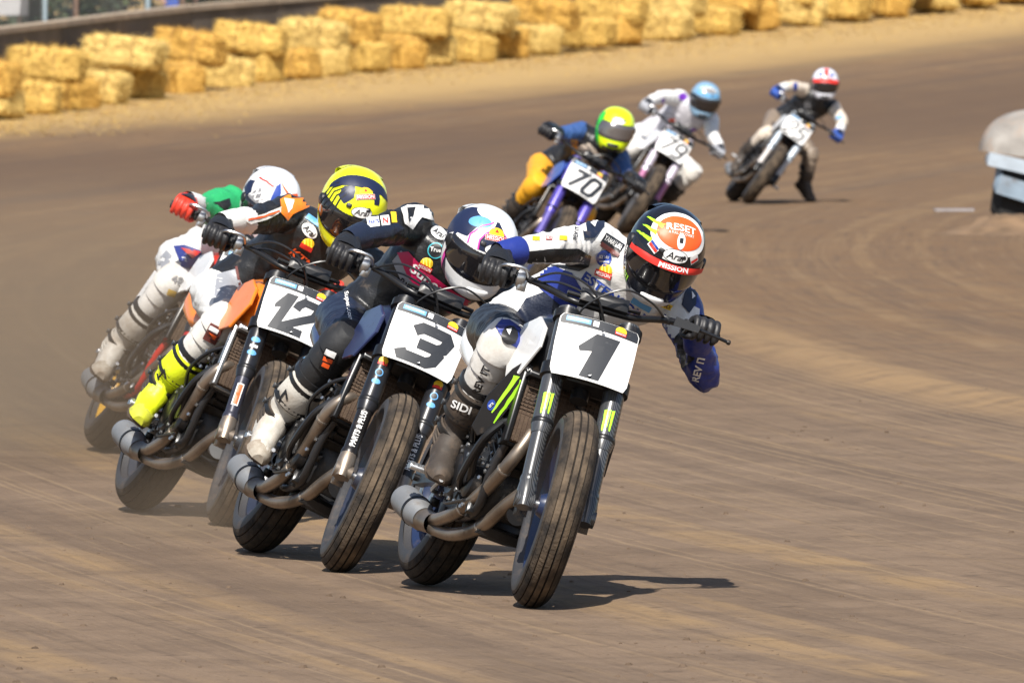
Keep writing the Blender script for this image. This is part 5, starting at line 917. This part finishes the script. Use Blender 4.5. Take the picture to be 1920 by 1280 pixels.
RIDERS = {
 '1': dict(look=(10, 40, 20), helmet=H1, glove=G_BLACK, cuff=S_BLUE, boot=BT_BROWN, guard=GUARD_W, guardL=GUARD_B, seed=1, chart=(1248, 468), label='person in white and blue leathers with a red-topped black helmet, leading the race',
   colors=dict(torso=S_WHITE, uarm=S_WHITE, farmR=S_WHITE, farmL=S_BLUE, uarmL=S_BLUE, thigh=S_BLACK, shin=S_WHITE, neck=S_BLACK),
   prints=[('stretch_panel', poly([(985, 472), (1040, 466), (1085, 466), (1108, 480), (1104, 500), (1086, 509), (1040, 500), (990, 492)]), S_BLACK, .004), ('shoulder_pad', poly([(1092, 432), (1104, 412), (1133, 410), (1132, 424), (1114, 446), (1094, 447)]), S_NAVY, .008), ('emblem', poly([(1106, 420), (1120, 415), (1114, 427)]), 'white', .011),
     ('patch', at(rect(42, 22), 1148, 457, -33), 'black', .004), ('lettering', T('YAMALUBE', 1149, 455, 38, 10, -33), 'white', .006), ('patch', at(rect(42, 8), 1143, 468, -33), 'brown', .006),
     ('patch', at(ell(15, 15), 1132, 484), 'blue', .004), ('lettering', T('bLU cRU', 1132, 481, 20, 6, -10, shear=.3), 'white', .006), ('lettering', T('YAMAHA', 1132, 490, 20, 4, -10), 'white', .006), ('patch', at(ell(13, 12), 1135, 507), 'yellow', .004), ('patch', at(rect(32, 12), 1131, 514, -20), 'red', .006), ('lettering', T('MISSION', 1131, 514, 28, 7, -20), 'white', .008),
     ('lettering', T('ESTENSON', 1150, 556, 138, 18, -36, bold=.03), 'blue', .004), ('panel', poly([(1005, 505), (1040, 500), (1072, 512), (1092, 545), (1080, 580), (1050, 572), (1010, 540)]), S_BLUE, .004), ('patch', at(rect(40, 11), 1202, 572, -30), 'lightblue', .004), ('patch', at(rect(36, 10), 1244, 572, -22), 'yellow', .004), ('lettering', T('VIVID', 1244, 572, 30, 6, -22), 'brown', .006),
     ('shoulder_pad', poly([(1278, 572), (1284, 548), (1296, 532), (1306, 552), (1304, 572), (1292, 588)]), S_NAVY, .008), ('emblem', poly([(1296, 548), (1303, 556), (1297, 562)]), 'white', .011), ('lettering', T('REV IT', 1310, 690, 50, 14, 76, bold=.03), 'white', .004), ('lettering', T('REV IT', 1080, 437, 24, 8, 78), 'black', .004),
     ('panel', at(rect(14, 7), 1006, 447, -4), 'yellow', .004), ('panel', at(rect(12, 7), 1030, 446, -4), 'red', .004), ('panel', at(rect(14, 8), 1056, 446, -4), 'yellow', .004), ('lettering', T('BEX', 1030, 446, 10, 5, -4), 'white', .006), ('sleeve_panel', poly([(1240, 640), (1250, 590), (1275, 560), (1312, 580), (1310, 618), (1290, 616), (1268, 640)]), S_WHITE, .004), ('sleeve_panel', poly([(1258, 650), (1268, 630), (1290, 610), (1312, 620), (1306, 650), (1302, 672), (1282, 690), (1266, 680)]), S_BLACK, .006),
     ('panel', poly([(965, 590), (985, 560), (1025, 545), (1060, 560), (1030, 600), (990, 610)]), S_NAVY, .003), ('knee_band', poly([(930, 612), (946, 592), (975, 612), (990, 640), (972, 652), (950, 640)]), S_BLUE, .004, 'guardR'), ('knee_cup', at(ell(15, 17), 957, 628), 'black', .007, 'guardR'), ('emblem', poly([(950, 618), (960, 616), (956, 628)]), 'white', .010, 'guardR'), ('lettering', T('REV IT', 903, 712, 58, 15, 66, bold=.03), 'black', .004, 'guardR'), ('lettering', T('SIDI', 866, 762, 38, 15, -22, bold=.02), 'white', .006, 'bootR')]),
 '3': dict(look=(18, 33, 14), helmet=H3, glove=G_BLACK, cuff=S_NAVY, boot=BT_WHITE, toe=TOE_W, rib=BT_BROWN, guard=GUARD_B, seed=2, chart=(902, 462), label='person in black leathers with a crimson chest band and a black, white and pink helmet',
   colors=dict(torso=S_BLACK, uarm=S_BLACK, farm=S_BLACK, thigh=S_NAVY, shin=S_BLACK),
   prints=[('shoulder_cap', poly([(752, 392), (764, 386), (800, 386), (828, 404), (812, 414), (790, 408), (772, 430), (758, 420)]), S_WHITE, .008), ('emblem', poly([(762, 392), (778, 390), (774, 404), (764, 416)]), 'black', .011), ('patch', at(rect(22, 18), 700, 417, 8), 'white', .006), ('patch', at(rect(16, 18), 722, 414, 8), 'white', .006), ('patch', at(rect(10, 26), 738, 405, 4), 'yellow', .006), ('lettering', T('PARTS', 701, 417, 18, 6, 8), 'blue', .008), ('lettering', T('N', 722, 414, 9, 10, 8), 'red', .008), ('forearm_pad', poly([(680, 430), (745, 418), (758, 428), (730, 444), (690, 448)]), S_NAVY, .006),
     ('patch', at(ell(17, 11), 822, 437, -35), 'white', .005), ('lettering', T('Arai', 822, 437, 26, 11, -35, shear=.2), 'black', .007), ('patch', at(ell(15, 15), 817, 470), 'cyan', .005), ('patch', at(ell(13, 13), 817, 470), 'black', .006), ('lettering', T('True', 817, 468, 20, 8, -8), 'white', .008), ('patch', at(ell(12, 11), 800, 494), 'yellow', .005), ('patch', at(rect(28, 10), 797, 502, -28), 'red', .007), ('lettering', T('MISSION', 797, 502, 25, 6, -28), 'white', .009),
     ('panel', poly([(735, 490), (752, 470), (800, 520), (860, 580), (850, 590), (760, 545)]), S_GREY, .003), ('chest_band', poly([(745, 474), (766, 472), (800, 508), (850, 545), (905, 580), (900, 600), (850, 592), (800, 560), (765, 520)]), S_PINK, .005), ('lettering', T('Super.com', 826, 545, 140, 24, -38, bold=.02), 'white', .007), ('lettering', T('PARTS', 768, 540, 46, 15, -38), 'black', .006),
     ('lettering', T('Super.com', 652, 575, 56, 11, -78, bold=.02), 'white', .004), ('emblem', at(ribbon([(-14, 6), (-4, -4), (2, 5), (12, -5)], 5), 648, 634, -22), 'pink', .004), ('knee_badge', at(rect(26, 36), 617, 672, -24), 'black', .006, 'guardR'), ('knee_badge', at(rect(20, 11), 621, 662, -24), 'white', .008, 'guardR'), ('knee_badge', at(rect(18, 8), 616, 674, -24), 'orange', .008, 'guardR'), ('knee_badge', at(rect(14, 8), 612, 684, -24), 'orange', .008, 'guardR'), ('emblem', at(ribbon([(-10, 10), (0, -10), (6, 8), (14, -6)], 4), 528, 738, -20), 'black', .005, 'bootR'), ('emblem', at(rot2(ribbon([(-8, 8), (6, 4), (0, -8), (10, -10)], 5), 0), 628, 440, 0), 'pink', .004, 'cuffR')]),
 '12': dict(look=(10, 40, 15), helmet=H12, glove=G_BLACK, cuff=S_WHITE, boot=FLUO, toe=TOE_Y, rib=BT_BROWN, guard=GUARD_W, seed=3, chart=(662, 385), label='person in black, white and orange leathers with a fluorescent yellow helmet and yellow boots',
   colors=dict(torso=S_BLACK, uarm=S_BLACK, farm=S_WHITE, thigh=S_WHITE, shin=S_WHITE),
   prints=[('shoulder_cap', poly([(525, 375), (540, 366), (568, 372), (585, 386), (560, 396), (548, 402), (538, 414), (526, 400)]), S_ORANGE, .007), ('emblem', poly([(532, 374), (550, 376), (546, 392), (538, 400)]), 'white', .010), ('panel', poly([(455, 412), (500, 400), (526, 388), (530, 396), (500, 412), (470, 420)]), S_WHITE, .006), ('stripe', at(ribbon([(-30, -6), (0, 0), (28, 10)], 3), 495, 406), 'orange', .009), ('patch', at(ell(17, 11), 580, 433, -45), 'white', .005), ('lettering', T('Arai', 580, 433, 26, 11, -45, shear=.2), 'black', .007), ('patch', at(rect(32, 10), 588, 414, -35), 'lightblue', .005), ('patch', at(ell(12, 10), 577, 457), 'yellow', .005), ('patch', at(rect(24, 9), 574, 464, -28), 'red', .007),
     ('panel', poly([(405, 515), (440, 505), (455, 540), (450, 580), (425, 588), (400, 570)]), S_GREY, .003), ('stripe', at(ribbon([(0, 40), (6, 0), (14, -34)], 5), 442, 540), 'brown', .005), ('panel', poly([(460, 520), (480, 510), (490, 560), (466, 588), (452, 580)]), S_BLACK, .003), ('lettering', T('KTM', 566, 486, 54, 16, -40, shear=.2), 'orange', .006), ('knee_badge', at(rect(26, 34), 400, 625, -28), 'brown', .006, 'guardR'), ('knee_badge', at(rect(18, 8), 402, 617, -28), 'white', .008, 'guardR'), ('knee_badge', at(rect(16, 8), 398, 629, -28), 'orange', .008, 'guardR'), ('emblem', at(ribbon([(-10, 10), (0, -10), (6, 8), (14, -6)], 4), 300, 700, -20), 'black', .005, 'bootR')]),
 '4': dict(look=(14, 40, 12), helmet=H4, glove=mat('glove_red', (.62, .04, .02), .5, bump=.3), cuff=S_WHITE, boot=BT_WHITE, toe=TOE_W, guard=GUARD_W, seed=4, armR=1.32, chart=(508, 378), label='person in white leathers with a green shoulder and red gloves, last of the leading four',
   colors=dict(torso=S_WHITE, uarmR=S_GREEN, uarmL=S_WHITE, farm=S_WHITE, thigh=S_WHITE, shin=S_BLUE),
   prints=[('shoulder_panel', poly([(372, 372), (400, 360), (440, 362), (470, 380), (468, 404), (430, 420), (390, 420), (376, 400)]), S_GREEN, .003), ('panel', poly([(398, 380), (412, 378), (430, 372), (432, 384), (424, 398), (414, 388)]), S_BLACK, .007), ('panel', poly([(325, 462), (345, 460), (375, 470), (380, 480), (350, 486), (358, 505), (340, 500)]), S_BLUE, .004), ('panel', poly([(338, 466), (376, 472), (360, 486)]), S_RED, .007), ('panel', poly([(356, 500), (366, 520), (370, 540), (358, 524)]), S_RED, .006), ('panel', at(rect(16, 12), 322, 549, -20), 'gold', .005, 'guardR'), ('lettering', T('48', 333, 524, 22, 14, -18), 'grey', .005, 'guardR'), ('panel', poly([(296, 488), (312, 470), (322, 480), (312, 510), (298, 516)]), S_GREY, .004), ('panel', poly([(420, 470), (445, 462), (452, 500), (430, 520)]), S_LG, .003), ('stripe', at(ribbon([(-20, 10), (0, 0), (16, -16)], 4), 420, 468), 'red', .006), ('patch', at(rect(14, 9), 386, 402, 10), 'white', .006), ('patch', at(ell(7, 5), 428, 402), 'orange', .006)]),
 '70': dict(look=(4, 12, 14), helmet=H70, glove=G_BLACK, cuff=S_BLACK, boot=BT_BROWN, guard=GUARD_Y, seed=5, chart=(1154, 240), label='person in navy and gold leathers with a bright yellow-green helmet',
   colors=dict(torso=S_BLACK, uarm=S_MIDBLUE, farm=S_BLACK, thigh=S_YEL, shin=S_KHAKI), prints=[('panel', poly([(1078, 275), (1105, 268), (1130, 295), (1110, 305), (1085, 300)]), S_CREAM, .004), ('panel', poly([(1070, 262), (1082, 262), (1084, 285), (1074, 290)]), S_YEL, .006)]),
 '79': dict(look=(6, 22, 14), helmet=H79, glove=S_GREY, cuff=S_WHITE, boot=BT_BROWN, guard=GUARD_W, seed=6, chart=(1322, 186), label='person in white and grey leathers with purple patches and a light blue helmet',
   colors=dict(torso=S_LG, uarm=S_WHITE, farm=S_WHITE, thigh=S_WHITE, shin=S_WHITE), prints=[('panel', at(ell(8, 7), 1280, 182), 'purple', .005), ('panel', at(rect(6, 14), 1243, 192), 'purple', .005), ('panel', at(ell(6, 5), 1300, 246), 'purple', .005), ('panel', at(ell(7, 6), 1298, 322), 'purple', .005), ('panel', at(ell(6, 4), 1260, 226), 'orange', .005)]),
 '25': dict(look=(2, 18, 4), helmet=H25, glove=mat('glove_blue', (.02, .07, .32), .5, bump=.3), cuff=S_WHITE, boot=BT_BROWN, guard=S_CREAM, guardL=S_KHAKI, seed=7, chart=(1547, 156), label='person with a black chest, cream sleeves and a white and red helmet, one foot down',
   colors=dict(torso=S_BLACK, uarm=S_CREAM, farm=S_CREAM, thigh=S_KHAKI, shin=S_KHAKI), prints=[('panel', at(rect(8, 14), 1491, 163), 'blue', .005), ('panel', at(rect(12, 7), 1574, 220), 'lightblue', .005), ('lettering', T('B', 1515, 198, 12, 12), 'grey', .006)])}
for o in FIELD:
    o.setdefault('frame', (.018, .019, .022)); rt, pad, lg = motorcycle(o); k = o['key']; r = RIDERS[k]; J = dict(JT[k]); pel = V((.28, -.02 if k in ('1', '3', '12') else -.05, .93)); J['pel'] = pel; J['HR'] = pel + V((.02, -.10, -.03)); J['HL'] = pel + V((.02, .10, -.03)); r['steer'] = o['steer']
    pr, body, tr = person(r, J, rt.matrix_world.copy())
    if k == '1':
        hl = [c for c in pr.children if c.name.startswith('helmet')][0]
bpy.data.scenes.remove(TMP)
# dust thrown up behind the rear wheels
def dust(name, c, rad, dens, label):
    b = B(); n = 20; b.loft([[V((rad[0] * math.sin(t) * math.cos(a), rad[1] * math.sin(t) * math.sin(a), rad[2] * math.cos(t))) for a in [6.2832 * j / n for j in range(n)]] for t in [.05 + 3.04 * i / 12 for i in range(13)]])
    m = bpy.data.materials.new('dust'); m.use_nodes = True; t = m.node_tree; t.nodes.clear(); out = t.nodes.new('ShaderNodeOutputMaterial'); pv = t.nodes.new('ShaderNodeVolumePrincipled'); pv.inputs['Color'].default_value = (.58, .43, .29, 1); pv.inputs['Anisotropy'].default_value = .2
    tc = t.nodes.new('ShaderNodeTexCoord'); mp = t.nodes.new('ShaderNodeMapping'); mp.inputs['Scale'].default_value = [1 / r for r in rad]; t.links.new(tc.outputs['Object'], mp.inputs[0]); gr = t.nodes.new('ShaderNodeTexGradient'); gr.gradient_type = 'SPHERICAL'; t.links.new(mp.outputs[0], gr.inputs[0])
    nz = t.nodes.new('ShaderNodeTexNoise'); nz.inputs['Scale'].default_value = 2.2; nz.inputs['Detail'].default_value = 3; t.links.new(tc.outputs['Object'], nz.inputs['Vector']); mu = t.nodes.new('ShaderNodeMath'); mu.operation = 'MULTIPLY'; t.links.new(gr.outputs['Fac'], mu.inputs[0]); t.links.new(nz.outputs['Fac'], mu.inputs[1]); m2 = t.nodes.new('ShaderNodeMath'); m2.operation = 'MULTIPLY'; m2.inputs[1].default_value = dens; t.links.new(mu.outputs[0], m2.inputs[0]); t.links.new(m2.outputs[0], pv.inputs['Density']); t.links.new(pv.outputs[0], out.inputs['Volume'])
    o = b.build(name, m); o.location = c; tag(o, label, 'dust', kind='stuff')
dust('dust_cloud', (-2.05, 52.0, .38), (1.5, 5.5, .95), .58, 'thin brown dust hanging round the last of the leading four')
dust('dust_cloud', (-1.22, 43.3, .06), (.5, 1.5, .30), .8, 'low puff of dust behind the number 3 motorcycle')
